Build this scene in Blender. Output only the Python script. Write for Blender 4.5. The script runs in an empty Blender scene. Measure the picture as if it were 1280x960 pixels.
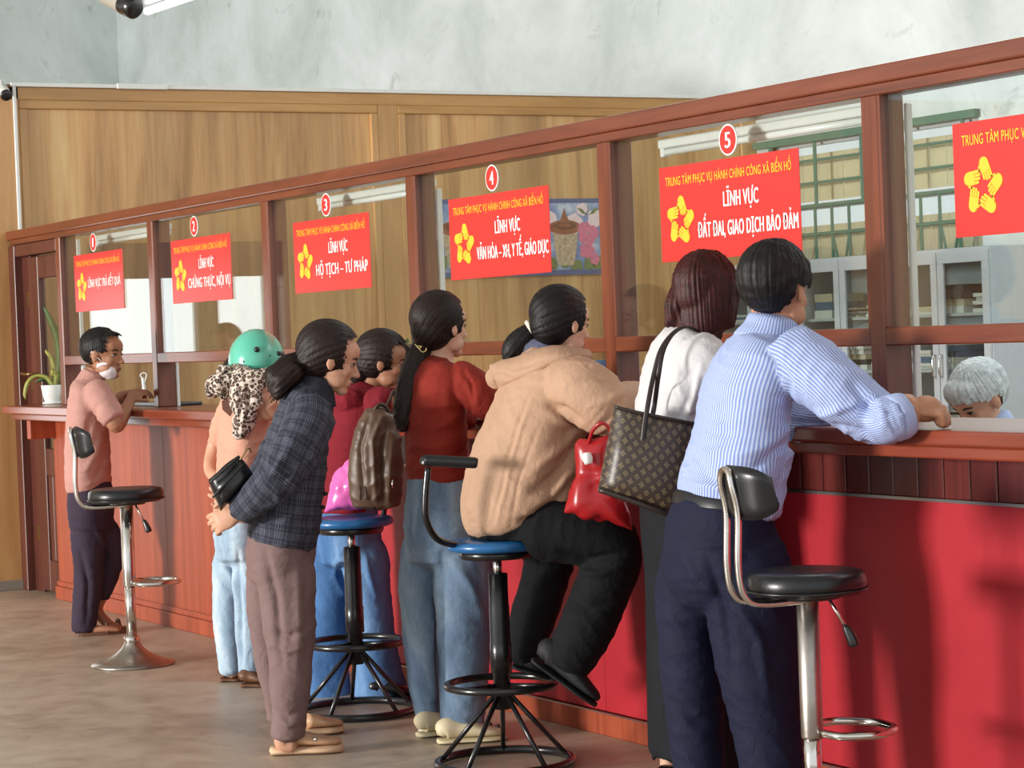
import bpy, bmesh, math, random
import numpy as np
from mathutils import Vector, Matrix, noise as mnoise
random.seed(7)
S = bpy.context.scene
COL = S.collection
# ------------------------------------------------------------------ camera
# solved from the photograph: partition lines meet at (-990,482), end-wall lines at (5943,213); 1280x960 frame
FPX = 2940.0
def _n(v):
    v = np.array(v, float); return v/np.linalg.norm(v)
_mx = _n([-1630, 2, FPX]); _y = _n([5303, -267, FPX]); _y = _n(_y-_mx*np.dot(_mx, _y))
_z = np.cross(-_mx, _y)
RW = np.array([-_mx, _y, _z])                 # world = RW @ (right, down, forward)
CAM = np.array([13.869, -4.2495, 1.42])
cd = bpy.data.cameras.new('camera'); cam = bpy.data.objects.new('camera', cd); COL.objects.link(cam)
cd.sensor_fit = 'HORIZONTAL'; cd.sensor_width = 36.0; cd.lens = 36.0*FPX/1280; cd.clip_end = 200; cd.clip_start = 0.05
_r, _d, _f = RW[:, 0], RW[:, 1], RW[:, 2]
M = Matrix(((_r[0], -_d[0], -_f[0], CAM[0]), (_r[1], -_d[1], -_f[1], CAM[1]), (_r[2], -_d[2], -_f[2], CAM[2]), (0, 0, 0, 1)))
cam.matrix_world = M
S.camera = cam
# ------------------------------------------------------------------ world, daylight, exposure
S.view_settings.view_transform = 'Standard'; S.view_settings.look = 'None'
S.view_settings.gamma = 1.0; S.view_settings.use_curve_mapping = False
S.view_settings.exposure = 0.0
wd = bpy.data.worlds.new('world'); S.world = wd; wd.use_nodes = True
bg = wd.node_tree.nodes['Background']; bg.inputs[0].default_value = (0.93, 0.97, 1.0, 1); bg.inputs[1].default_value = 1.05
def area(name, loc, target, sx, sy, power, col=(1, 1, 1), spread=180):
    l = bpy.data.lights.new(name, 'AREA'); l.shape = 'RECTANGLE'; l.size = sx; l.size_y = sy; l.energy = power; l.color = col
    l.spread = math.radians(spread)
    o = bpy.data.objects.new(name, l); COL.objects.link(o); o.location = loc
    o.rotation_euler = (Vector(target)-Vector(loc)).to_track_quat('-Z', 'Y').to_euler()
    return o
area('daylight_entrance', (4.2, -24.0, 3.2), (6.0, 0, 1.0), 4.2, 3.6, 6500, (1.0, 0.965, 0.91))      # open entrance facing the counter
area('daylight_side_door', (-1.6, -1.15, 1.2), (2, -1.0, 1.2), 2.2, 2.4, 42, (0.96, 0.99, 1.0))       # doorway in the end wall
area('added_office_fill', (6.5, 2.6, 4.2), (6.5, 2.6, 0), 7.0, 2.2, 150, (0.97, 0.99, 1.0))         # added fill from above the office, no fixture modelled
# ------------------------------------------------------------------ helpers
def rgb(h):
    h = h.lstrip('#'); c = [int(h[i:i+2], 16)/255 for i in (0, 2, 4)]
    return tuple((x/12.92 if x <= 0.04045 else ((x+0.055)/1.055)**2.4) for x in c)+(1,)
def ray(px, py): return RW@_n([px-640, py-480, FPX])
def onX(px, py, X): d = ray(px, py); return CAM+d*((X-CAM[0])/d[0])
def onY(px, py, Y): d = ray(px, py); return CAM+d*((Y-CAM[1])/d[1])
def onZ(px, py, Z): d = ray(px, py); return CAM+d*((Z-CAM[2])/d[2])
def at(px, py, D): return CAM+RW@np.array([(px-640)/FPX*D, (py-480)/FPX*D, D])
def depth(p): return float((RW.T@(np.array(p, float)-CAM))[2])
def pix(V):
    c = (np.asarray(V, float)-CAM)@RW
    return np.stack([640+FPX*c[:, 0]/c[:, 2], 480+FPX*c[:, 1]/c[:, 2], c[:, 2]], 1)
def tag(o, label=None, cat=None, group=None, kind=None):
    if label: o['label'] = label
    if cat: o['category'] = cat
    if group: o['group'] = group
    if kind: o['kind'] = kind
    return o
def empty(name, loc, label=None, cat=None, group=None, kind=None, rz=0):
    o = bpy.data.objects.new(name, None); COL.objects.link(o); o.location = Vector(loc); o.rotation_euler = (0, 0, rz); o.empty_display_size = 0.1
    return tag(o, label, cat, group, kind)
def link(name, me, mat, parent=None, smooth=False):
    o = bpy.data.objects.new(name, me); COL.objects.link(o)
    if mat is not None:
        me.materials.clear(); me.materials.append(mat)
    if parent is not None:
        o.parent = parent
        o.matrix_parent_inverse = Matrix.Translation(-Vector(parent.location)) if parent.type == 'EMPTY' and parent.rotation_euler.z == 0 and parent.parent is None else world_of(parent).inverted()
    if smooth:
        me.polygons.foreach_set('use_smooth', [True]*len(me.polygons))
    return o
def world_of(o):
    m = Matrix.LocRotScale(o.location, o.rotation_euler.to_quaternion(), o.scale)
    return (world_of(o.parent)@o.matrix_parent_inverse@m) if o.parent else m
def from_bm(name, bm, mat, parent=None, smooth=False):
    me = bpy.data.meshes.new(name); bm.to_mesh(me); bm.free()
    return link(name, me, mat, parent, smooth)
def from_vf(name, V, F, mat, parent=None, smooth=False):
    me = bpy.data.meshes.new(name); me.from_pydata([tuple(map(float, v)) for v in V], [], [tuple(map(int, f)) for f in F]); me.update()
    return link(name, me, mat, parent, smooth)
def box(name, x0, x1, y0, y1, z0, z1, mat, parent=None, bev=0.0, seg=1):
    bm = bmesh.new(); bmesh.ops.create_cube(bm, size=1)
    for v in bm.verts:
        v.co = Vector(((x0+x1)/2+v.co.x*(x1-x0), (y0+y1)/2+v.co.y*(y1-y0), (z0+z1)/2+v.co.z*(z1-z0)))
    if bev: bmesh.ops.bevel(bm, geom=bm.edges[:], offset=bev, segments=seg, affect='EDGES', profile=0.5)
    return from_bm(name, bm, mat, parent, False)
def lathe(prof, n=32, cx=0, cy=0, cz=0):
    V = []; F = []
    for r, z in prof:
        for k in range(n):
            a = 2*math.pi*k/n; V.append((cx+r*math.cos(a), cy+r*math.sin(a), cz+z))
    for i in range(len(prof)-1):
        for k in range(n):
            F.append((i*n+k, i*n+(k+1) % n, (i+1)*n+(k+1) % n, (i+1)*n+k))
    F.append(tuple(range(n-1, -1, -1))); F.append(tuple((len(prof)-1)*n+k for k in range(n)))
    return V, F
def catmull(P, m, closed=False):
    P = [np.array(p, float) for p in P]; out = []
    n = len(P)
    for i in range(n if closed else n-1):
        p1, p2 = P[i], P[(i+1) % n]
        p0 = P[(i-1) % n] if (closed or i > 0) else 2*p1-p2
        p3 = P[(i+2) % n] if (closed or i+2 < n) else 2*p2-p1
        for k in range(m):
            t = k/m
            out.append(0.5*((2*p1)+(-p0+p2)*t+(2*p0-5*p1+4*p2-p3)*t*t+(-p0+3*p1-3*p2+p3)*t**3))
    if not closed: out.append(P[-1])
    return np.array(out)
def tube(pts, rad, n=12, closed=False, sub=6, hint=None):
    """round tube through world points; rad a number or one per point"""
    pts = [np.array(p, float) for p in pts]
    r = [rad]*len(pts) if np.isscalar(rad) else list(rad)
    A = catmull([np.append(p, q) for p, q in zip(pts, r)], sub, closed) if sub > 1 else np.array([np.append(p, q) for p, q in zip(pts, r)])
    P, Rr = A[:, :3], np.maximum(A[:, 3], 1e-4)
    m = len(P); V = []; F = []
    T = np.array([_n((P[(i+1) % m]-P[i-1]) if closed else (P[min(i+1, m-1)]-P[max(i-1, 0)])) for i in range(m)])
    h = np.array(hint if hint is not None else (0, 0, 1.0)); 
    if abs(np.dot(_n(h), T[0])) > 0.9: h = np.array((1.0, 0, 0))
    u = _n(h-T[0]*np.dot(h, T[0]))
    for i in range(m):
        u = _n(u-T[i]*np.dot(u, T[i])); w = np.cross(T[i], u)
        for k in range(n):
            a = 2*math.pi*k/n; V.append(P[i]+Rr[i]*(math.cos(a)*u+math.sin(a)*w))
    for i in range(m if closed else m-1):
        j = (i+1) % m
        for k in range(n): F.append((i*n+k, i*n+(k+1) % n, j*n+(k+1) % n, j*n+k))
    if not closed:
        F.append(tuple(range(n-1, -1, -1))); F.append(tuple((m-1)*n+k for k in range(n)))
    return V, F
def join(parts):
    V = []; F = []
    for v, f in parts:
        b = len(V); V += [tuple(map(float, x)) for x in v]; F += [tuple(int(i)+b for i in q) for q in f]
    return V, F
def prism(poly, axis_o, ax_u, ax_v, ax_n, thick):
    """extrude a 2-D polygon: origin + u*ax_u + v*ax_v, thickness along ax_n"""
    o, a, b, c = [np.array(q, float) for q in (axis_o, ax_u, ax_v, ax_n)]
    n = len(poly); V = [o+a*p[0]+b*p[1] for p in poly]+[o+a*p[0]+b*p[1]+c*thick for p in poly]
    F = [tuple(range(n-1, -1, -1)), tuple(range(n, 2*n))]+[(k, (k+1) % n, n+(k+1) % n, n+k) for k in range(n)]
    return V, F
# ------------------------------------------------------------------ materials
MATS = {}
class NT:
    def __init__(s, name):
        s.m = bpy.data.materials.new(name); s.m.use_nodes = True; s.t = s.m.node_tree; s.b = s.t.nodes['Principled BSDF']
    def n(s, typ, **kw):
        nd = s.t.nodes.new(typ)
        for k, v in kw.items():
            if k.startswith('_'): setattr(nd, k[1:], v)
        return nd
    def l(s, a, b): s.t.links.new(a, b)
    def setv(s, **kw):
        for k, v in kw.items():
            s.b.inputs[k.replace('_', ' ')].default_value = v
    def coord(s, scale=(1, 1, 1), kind='Object', rot=(0, 0, 0)):
        c = s.t.nodes.new('ShaderNodeTexCoord'); mp = s.t.nodes.new('ShaderNodeMapping'); mp.inputs['Scale'].default_value = scale; mp.inputs['Rotation'].default_value = rot
        s.l(c.outputs[kind], mp.inputs['Vector']); return mp.outputs['Vector']
    def noise(s, vec, scale, detail=4, rough=0.55, dist=0.0):
        n = s.t.nodes.new('ShaderNodeTexNoise'); n.inputs['Scale'].default_value = scale; n.inputs['Detail'].default_value = detail; n.inputs['Roughness'].default_value = rough; n.inputs['Distortion'].default_value = dist
        s.l(vec, n.inputs['Vector']); return n.outputs['Fac']
    def ramp(s, fac, stops, interp='LINEAR'):
        r = s.t.nodes.new('ShaderNodeValToRGB'); r.color_ramp.interpolation = interp
        e = r.color_ramp.elements
        while len(e) < len(stops): e.new(0.5)
        for k, (p, c) in enumerate(stops):
            e[k].position = p; e[k].color = c if len(c) == 4 else tuple(c)+(1,)
        s.l(fac, r.inputs['Fac']); return r.outputs['Color']
    def mix(s, fac, a, b, mode='MIX'):
        m = s.t.nodes.new('ShaderNodeMix'); m.data_type = 'RGBA'; m.blend_type = mode
        for sock, v in ((m.inputs[0], fac), (m.inputs[6], a), (m.inputs[7], b)):
            if hasattr(v, 'is_linked') or hasattr(v, 'links'): s.l(v, sock)
            elif isinstance(v, (int, float)): sock.default_value = v
            else: sock.default_value = v
        return m.outputs[2]
    def math(s, op, a, b=None, c=None):
        m = s.t.nodes.new('ShaderNodeMath'); m.operation = op
        for k, v in enumerate((a, b, c)):
            if v is None: continue
            if isinstance(v, (int, float)): m.inputs[k].default_value = v
            else: s.l(v, m.inputs[k])
        return m.outputs[0]
    def bump(s, h, strength=0.3, dist=0.01):
        b = s.t.nodes.new('ShaderNodeBump'); b.inputs['Strength'].default_value = strength; b.inputs['Distance'].default_value = dist
        s.l(h, b.inputs['Height']); s.l(b.outputs['Normal'], s.b.inputs['Normal']); return b
    def attr(s, name):
        a = s.t.nodes.new('ShaderNodeAttribute'); a.attribute_name = name; return a
    def base(s, c): s.l(c, s.b.inputs['Base Color'])
def plain(name, hexc, rough=0.5, metal=0.0, var=0.0, vscale=30, bump=0.0, bscale=120, bdist=0.002, spec=0.5, coat=0.0):
    if name in MATS: return MATS[name]
    t = NT(name); c = rgb(hexc); t.setv(Roughness=rough, Metallic=metal); t.b.inputs['Base Color'].default_value = c
    t.b.inputs['Specular IOR Level'].default_value = spec
    if coat: t.b.inputs['Coat Weight'].default_value = coat; t.b.inputs['Coat Roughness'].default_value = 0.15
    v = t.coord()
    if var:
        f = t.noise(v, vscale, 5)
        lo = tuple(x*(1-var) for x in c[:3])+(1,); hi = tuple(min(1, x*(1+var)) for x in c[:3])+(1,)
        t.base(t.ramp(f, [(0.3, lo), (0.7, hi)]))
    if bump: t.bump(t.noise(v, bscale, 3), bump, bdist)
    MATS[name] = t.m; return t.m
def wood(name, c0, c1, c2, scale=(14, 14, 0.9), rough=0.4, bands=0.0, coat=0.1):
    """grain runs along the axis with the small scale"""
    t = NT(name); v = t.coord(scale)
    f1 = t.noise(v, 1.0, 6, 0.6, 0.6); v2 = t.coord(tuple(s*6 for s in scale)); f2 = t.noise(v2, 1.0, 3, 0.5)
    col = t.ramp(f1, [(0.28, rgb(c0)), (0.5, rgb(c1)), (0.74, rgb(c2))])
    col = t.mix(0.35, col, t.ramp(f2, [(0.3, rgb(c0)), (0.7, rgb(c2))]), 'SOFT_LIGHT')
    if bands:
        v3 = t.coord(tuple(s*0.22 for s in scale)); f3 = t.noise(v3, 1.0, 2, 0.5)
        col = t.mix(bands, col, t.ramp(f3, [(0.35, (0.35, 0.35, 0.35)), (0.6, (0.75, 0.75, 0.75))]), 'OVERLAY')
    t.base(col); t.setv(Roughness=rough); t.b.inputs['Coat Weight'].default_value = coat; t.b.inputs['Coat Roughness'].default_value = 0.25
    t.bump(f2, 0.12, 0.002); MATS[name] = t.m; return t.m
# ------------------------------------------------------------------ surface materials
def m_wall_blue():
    t = NT('painted_blue_plaster'); v = t.coord()
    f = t.noise(v, 0.7, 6, 0.65, 0.4); st = t.noise(v, 2.6, 8, 0.7, 0.8); sm = t.noise(v, 14, 5, 0.7)
    c = t.ramp(f, [(0.3, rgb('#b7c1bf')), (0.55, rgb('#d3dcdc')), (0.75, rgb('#e4ecee'))])
    c = t.mix(t.math('MULTIPLY', t.ramp(st, [(0.60, (0, 0, 0)), (0.76, (1, 1, 1))]), 0.6), c, rgb('#78857c'))
    c = t.mix(t.math('MULTIPLY', t.ramp(sm, [(0.66, (0, 0, 0)), (0.74, (1, 1, 1))]), 0.35), c, rgb('#87968c'))
    t.base(c); t.setv(Roughness=0.85); t.bump(sm, 0.15, 0.01); return t.m
def m_floor():
    t = NT('worn_concrete'); v = t.coord()
    f = t.noise(v, 1.3, 8, 0.65, 0.5); g = t.noise(v, 7, 8, 0.7, 0.3); h = t.noise(v, 60, 4, 0.6)
    c = t.ramp(f, [(0.3, rgb('#94846f')), (0.5, rgb('#b5a591')), (0.72, rgb('#c4b6a4'))])
    c = t.mix(0.5, c, t.ramp(g, [(0.3, (0.28, 0.26, 0.24)), (0.5, (0.5, 0.5, 0.5)), (0.7, (0.66, 0.65, 0.64))]), 'OVERLAY')
    c = t.mix(t.math('MULTIPLY', t.ramp(g, [(0.62, (0, 0, 0)), (0.8, (1, 1, 1))]), 0.5), c, rgb('#7a6a58'))
    t.base(c); r = t.ramp(g, [(0.3, (0.33,)*3), (0.7, (0.55,)*3)]); t.l(r, t.b.inputs['Roughness']); t.bump(h, 0.1, 0.004); return t.m
def m_glass():
    m = bpy.data.materials.new('window_glass'); m.use_nodes = True; t = m.node_tree; t.nodes.clear()
    o = t.nodes.new('ShaderNodeOutputMaterial'); tr = t.nodes.new('ShaderNodeBsdfTransparent'); tr.inputs[0].default_value = (0.93, 0.96, 0.95, 1)
    gl = t.nodes.new('ShaderNodeBsdfGlossy'); gl.inputs['Roughness'].default_value = 0.012; gl.inputs[0].default_value = (0.95, 1, 1, 1)
    fr = t.nodes.new('ShaderNodeFresnel'); 
    ge = t.nodes.new('ShaderNodeNewGeometry'); mi = t.nodes.new('ShaderNodeMath'); mi.operation = 'MULTIPLY_ADD'; mi.inputs[1].default_value = 1/1.5-1.5; mi.inputs[2].default_value = 1.5
    t.links.new(ge.outputs['Backfacing'], mi.inputs[0]); t.links.new(mi.outputs[0], fr.inputs['IOR'])
    mx = t.nodes.new('ShaderNodeMixShader'); t.links.new(fr.outputs[0], mx.inputs[0]); t.links.new(tr.outputs[0], mx.inputs[1]); t.links.new(gl.outputs[0], mx.inputs[2]); t.links.new(mx.outputs[0], o.inputs[0]); return m
def m_red():
    t = NT('red_vinyl_panel'); v = t.coord(); f = t.noise(v, 1.6, 5, 0.6, 0.3); g = t.noise(v, 90, 4, 0.6)
    t.base(t.ramp(f, [(0.3, rgb('#a01a26')), (0.7, rgb('#b82833'))])); t.setv(Roughness=0.42); t.bump(g, 0.05, 0.002); return t.m
MW = m_wall_blue(); MF = m_floor(); MG = m_glass(); MR = m_red()
WPANEL = wood('oak_laminate', '#8f6d44', '#bc9667', '#cfae80', (2.2, 9.0, 0.55), 0.42, 0.55)
WTRIM = wood('pale_wood_trim', '#b08a5c', '#c49c6c', '#d0ac7c', (8, 8, 0.8), 0.4)
WTRIMH = wood('pale_wood_trim_horizontal', '#a9824f', '#bd955f', '#caa470', (8, 0.8, 8), 0.4)
WFRAME = wood('reddish_brown_frame', '#633320', '#7c4229', '#8d5136', (1.2, 18, 18), 0.33, 0, 0.3)
WFRAMEV = wood('reddish_brown_post', '#633320', '#7c4229', '#8d5136', (18, 18, 1.2), 0.33, 0, 0.3)
WDOOR = wood('dark_brown_door_wood', '#50291f', '#64362b', '#734237', (16, 16, 1.0), 0.4, 0, 0.2)
WCOUNT = wood('orange_brown_veneer', '#873e22', '#9c4c2b', '#ab5c3a', (20, 20, 0.8), 0.5, 0.25, 0.0)
WTOP = wood('counter_top_wood', '#7a3822', '#8e452d', '#9e5339', (0.9, 16, 16), 0.3, 0, 0.4)
WPLANK = wood('dark_red_plank', '#551f1b', '#692a25', '#7c3630', (22, 22, 1.5), 0.32, 0, 0.4)
CHROME = plain('brushed_chrome', '#d6d2cc', 0.16, 1.0, 0.06, 12, 0.03, 200)
STEELW = plain('worn_steel', '#a7a099', 0.34, 1.0, 0.2, 9, 0.05, 90)
BLACKM = plain('black_enamel', '#141416', 0.28, 0.0, 0, 0, 0, coat=0.3)
BLACKV = plain('black_vinyl', '#17181b', 0.3, 0, 0.1, 20, 0.12, 160, 0.002)
WHITEP = plain('white_plastic', '#e6e7e4', 0.4, 0, 0.03)
ALU = plain('aluminium_strip', '#c9c9c9', 0.3, 1.0)
GREENI = plain('green_painted_iron', '#4f7766', 0.5)
GREYM = plain('light_grey_steel', '#b9bfc4', 0.45, 0, 0.04)
BRASS = plain('hinge_metal', '#b49a6a', 0.35, 1.0)
CREAM = plain('cream_blind', '#e6d3b2', 0.8, 0, 0.06, 5)
# ------------------------------------------------------------------ hall shell
XL, YB = 0.0, 5.5
f0 = box('floor', -13.3, 17, -9, YB+.15, -0.12, 0, MF); tag(f0, 'bare worn concrete floor of the hall', kind='structure')
JO = plain('pale_joint_filler', '#c4b9a6', 0.8, 0, 0.2, 8)
for x in (0.93, 3.86, 6.79, 9.72, 12.65):
    j = box('floor_joint', x-.006, x+.006, -8.8, (-.005 if x > .71 else 5), -.004, 0.0012, JO, f0)
hl = box('wall_far', -13.4, -13.2, -9, YB+.1, 0, 6.2, MW); tag(hl, 'far blue plaster wall of the hall above the panelling', kind='structure')
# office / hall back wall with a window opening
wb = empty('wall_back', (0, YB, 0), 'pale blue stained plaster wall behind the office', None, None, 'structure')
WX0, WX1, WZ0, WZ1 = 0.15, 2.42, 1.05, 2.70
for a in ((-13.2, WX0, 0, 6.2), (WX1, 17, 0, 6.2), (WX0, WX1, 0, WZ0), (WX0, WX1, WZ1, 6.2)):
    box('wall_section', a[0], a[1], YB, YB+.18, a[2], a[3], MW, wb)
ce = box('ceiling', -13.4, 17, -9, YB+.2, 6.2, 6.35, plain('ceiling_white', '#d9dcd8', 0.9)); tag(ce, 'plain pale ceiling high over the hall', kind='structure')
# end wall: wood panelling on the office side, doorway on the customers' side
we = empty('wall_left', (XL, 0, 0), 'oak laminate panelled end wall with pale wood mouldings', None, None, 'structure')
box('panel_core', XL-.12, XL-.02, 0.0, YB-.002, 0, 3.05, WPANEL, we)
for y0, y1 in ((0.10, 2.50), (2.65, 5.42)):
    box('oak_panel', XL-.02, XL-.004, y0+.05, y1-.05, 0.12, 2.90, WPANEL, we)
    for zz0, zz1, yy0, yy1, mm in ((2.90, 2.955, y0, y1, WTRIMH), (0.08, 0.12, y0, y1, WTRIMH), (0.12, 2.90, y0, y0+.05, WTRIM), (0.12, 2.90, y1-.05, y1, WTRIM)):
        box('panel_moulding', XL-.02, XL+.016, yy0, yy1, zz0, zz1, mm, we, 0.006, 2)
for y0, y1 in ((2.50, 2.65), (5.42, 5.498)): box('pilaster', XL-.02, XL+.012, y0, y1, 0, 2.955, WTRIM, we, 0.003)
box('top_rail', XL-.02, XL+.012, 0.0, 5.498, 2.955, 3.03, WTRIMH, we, 0.003)
box('pilaster', XL-.12, XL+.012, -.45, 0.10, 0, 3.03, WTRIM, we, 0.003)
box('wall_section', XL-.12, XL, -1.75, -.45, 2.08, 3.05, WTRIM, we)
box('wall_section', XL-.12, XL, -8.9, -1.75, 0, 3.05, WPANEL, we)
box('door_post', XL-.10, XL-.01, -1.30, -1.16, 0, 2.08, WDOOR, we, .004)
box('door_head', XL-.10, XL-.01, -1.75, -.45, 1.86, 2.08, WDOOR, we, .004)
box('added_outdoor_wall', -3.6, -3.5, -4.5, .5, 0, .95, plain('added_wall_grey', '#b9b4a6', .9, 0, .15, 3), we)  # unseen low wall outdoors, added to break up the doorway's reflection
box('plinth', XL+.002, XL+.03, -.45, 0.02, 0, 0.06, plain('grey_plinth', '#8d857b', 0.8), we, 0.004)
cdt = empty('cable_conduit', (XL, 0.07, 2.2), 'white cable trunking running along the top of the oak panelling', 'conduit')
box('trunking', XL+.012, XL+.035, 0.05, 5.49, 3.032, 3.055, WHITEP, cdt, 0.002)
box('trunking', XL+.013, XL+.03, 0.062, 0.082, 2.16, 3.032, WHITEP, cdt, 0.002)
box('joint_cover', XL+.010, XL+.04, 0.72, 1.05, 3.028, 3.062, WHITEP, cdt, 0.003)
# ------------------------------------------------------------------ glazed partition
PX = [0.93+1.494*k for k in range(8)]
gp = empty('glazed_partition', (4.5, 0, 0), 'reddish brown wooden partition frame glazed with clear panes above the counter', 'partition')
box('top_beam', 0.0, 11.6, -.012, .10, 2.105, 2.158, WFRAME, gp, 0.006, 2)
box('beam_moulding', 0.06, 11.6, -.004, .095, 2.072, 2.105, WFRAME, gp, 0.003)
for k, x in enumerate(PX):
    box('post', x-.034, x+.034, 0.0, .10, 1.1212, 2.075, WFRAMEV, gp, 0.004)
for k in range(7):
    box('transom_rail', PX[k]+.034, PX[k+1]-.034, .002, .09, 1.347, 1.40, WFRAME, gp, 0.004)
    pn = box('glass_pane', PX[k]+.030, PX[k+1]-.030, .020, .026, 1.396, 2.076, MG, gp)
    box('glazing_bead', PX[k]+.034, PX[k]+.044, .004, .02, 1.40, 2.072, WFRAMEV, gp)
    box('glazing_bead', PX[k+1]-.044, PX[k+1]-.034, .004, .02, 1.40, 2.072, WFRAMEV, gp)
for k, (z0, z1) in ((0, (1.1215, 2.06)), (3, (1.4, 2.02)), (5, (1.1215, 2.05))):
    c = box('cable_trunking', PX[k]+.030, PX[k]+.046, .10, .122, z0, z1, WHITEP, gp, 0.003)
c = box('cable_trunking', PX[1]+.030, PX[1]+.042,   .10, .116, 1.1215, 1.36, WHITEP, gp, 0.002)
# tube lamp battens on the office side of the beam
for k, (a, b) in ((0, (1.25, 2.36)), (2, (4.25, 5.36)), (4, (7.08, 8.34))):
    lab = {0: 'white tube lamp batten over the pane nearest the brown door', 2: 'white tube lamp batten over the sign for HỘ TỊCH – TƯ PHÁP', 4: 'white tube lamp batten over the sign for ĐẤT ĐAI'}[k]
    L = empty('tube_lamp', ((a+b)/2, .14, 2.05), lab, 'lamp', 'unlit tube lamps behind the partition beam')
    box('batten', a, b, .115, .15, 2.035, 2.066, WHITEP, L, 0.004)
    V, F = tube([(a+.03, .132, 2.022), (b-.03, .132, 2.022)], .0125, 12, sub=1); from_vf('glass_tube', V, F, plain('lamp_tube_white', '#f1f2ee', 0.2), L, True)
    for e in (a+.02, b-.02): box('lamp_holder', e-.012, e+.012, .118, .147, 2.006, 2.04, WHITEP, L, 0.003)
# ------------------------------------------------------------------ door in the partition
dr = empty('door_1', (0.45, .03, 0), 'dark brown half glazed wooden door at the end of the counter', None, None, 'structure')
box('jamb', 0.004, 0.12, -.005, .10, 0, 2.07, WDOOR, dr, 0.004)
box('head', 0.12, .896, .0, .09, 2.0, 2.07, WDOOR, dr, 0.004)
box('jamb', 0.12, 0.27, .045, .12, 0, 2.0, WDOOR, dr, 0.002)
box('stile', 0.28, 0.45, .03, .075, 0.02, 1.99, WDOOR, dr, 0.004)
box('stile', 0.80, 0.892, .03, .075, 0.02, 1.99, WDOOR, dr, 0.004)
for z0, z1 in ((1.86, 1.99), (0.70, 0.86), (0.02, 0.20)): box('door_rail', 0.45, 0.80, .032, .073, z0, z1, WDOOR, dr, 0.004)
box('door_pane', 0.45, 0.80, .05, .055, .86, 1.86, MG, dr)
for k in range(4): box('door_board', 0.45+k*.0875+.003, 0.45+(k+1)*.0875-.003, .042, .062, .20, .70, WDOOR, dr, 0.003)
for z in (1.74, 1.25, 0.35):
    box('hinge', 0.215, 0.275, .036, .046, z-.05, z+.05, BRASS, dr, 0.002)
hb = tube([(.36, .03, 1.30), (.36, -.02, 1.30), (.30, -.025, 1.30), (.22, -.02, 1.305)], .008, 10); from_vf('door_handle', *hb, BRASS, dr, True)
# ------------------------------------------------------------------ counter
cw = empty('service_counter', (2.5, 0, 0), 'orange brown wood veneer counter base beside the door', 'counter')
box('carcass', .71, 4.28, 0.012, .32, 0.0, 1.04, WCOUNT, cw)
for k in range(4):
    a, b = .71+k*.8925, .71+(k+1)*.8925
    box('veneer_panel', a+.0015, b-.0015, 0.0, .012, .10, 1.04, WCOUNT, cw, 0.001)
box('skirting_board', .70, 4.28, -.022, .0, 0, .075, WCOUNT, cw, 0.004); box('skirting_cap', .705, 4.28, -.013, .0, .075, .105, WCOUNT, cw, 0.004)
box('end_upright', 4.28, 4.385, -.012, .32, 0, 1.04, WCOUNT, cw, 0.003)
cr = empty('service_counter', (8, 0, 0), 'bright red panelled counter base under a band of dark planks', 'counter')
box('carcass', 4.387, 12.0, .014, .32, 0.0, 1.04, WPLANK, cr)
xs = [4.387, 6.79, 9.23, 12.0]
for a, b in zip(xs, xs[1:]): box('red_panel', a+.001, b-.001, 0.0, .014, .085, .905, MR, cr, 0.001)
box('metal_strip', 4.387, 12, -.006, .004, .903, .912, ALU, cr)
box('skirting_board', 4.387, 12, -.016, .0, 0, .082, WCOUNT, cr, 0.004); box('metal_strip', 4.387, 12, -.018, -.0155, .078, .083, ALU, cr)
pl = None
x = 4.387
while x < 11.9:
    p = box('plank', x+.0022, min(x+.113, 12)-.0022, -.004 if int(x*31) % 3 else -.0025, .014, .913, 1.04, WPLANK, cr, 0.003); x += .113
ct = empty('counter_worktop', (6, 0, 1.08), 'long reddish wooden counter top with a stepped edge', 'worktop')
box('slab', .395, 12.0, -.20, .36, 1.076, 1.12, WTOP, ct, 0.008, 3)
box('edge_moulding', .46, 12.0, -.165, .33, 1.04, 1.076, WTOP, ct, 0.006, 2)
box('bracket', .70, .76, -.15, 0.0, .93, 1.038, WCOUNT, cw, 0.003)
# ------------------------------------------------------------------ office window, blinds and grille
wn = empty('window_1', (1.3, YB, 1.9), 'green barred office window with cream vertical blinds', None, None, 'structure')
for a in ((WX0, WX1, WZ1-.05, WZ1), (WX0, WX1, WZ0, WZ0+.05), (WX0, WX0+.05, WZ0, WZ1), (WX1-.05, WX1, WZ0, WZ1), (1.26, 1.31, WZ0, WZ1), (WX0, WX1, 2.21, 2.25)):
    box('window_frame', a[0], a[1], YB+.04, YB+.10, a[2], a[3], GREYM, wn, 0.002)
for a in ((WX0, 1.28), (1.28, WX1)): box('glass_pane', a[0]+.04, a[1]-.03, YB+.06, YB+.066, WZ0+.04, WZ1-.04, MG, wn)
for z0, z1 in ((2.27, 2.60), (1.1, 2.10)):
    xx = WX0+.06
    while xx < WX1-.1:
        box('blind_slat', xx, xx+.088, YB+.12+(.004 if int(xx*100) % 2 else 0), YB+.126+(.004 if int(xx*100) % 2 else 0), z0, z1, CREAM, wn); xx += .092
def bar(p, q, r=.011, name='grille_bar'):
    V, F = tube([p, q], r, 6, sub=1); return from_vf(name, V, F, GREENI, wn)
yg = YB-.03
box('grille_rail', WX0-.12, WX1+.02, yg-.02, yg+.02, WZ1-.03, WZ1+.02, GREENI, wn)
for z in (2.54, 2.385, 2.225, 2.03, 1.85): bar((WX0-.05, yg, z), (WX1+.02, yg, z), .010 if z > 2.25 else .014)
for k in range(5): bar((WX0+.07+k*.52, yg, 2.69), (WX0+.07+k*.52, yg, 2.225), .013)
k = 0; xx = WX0
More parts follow.
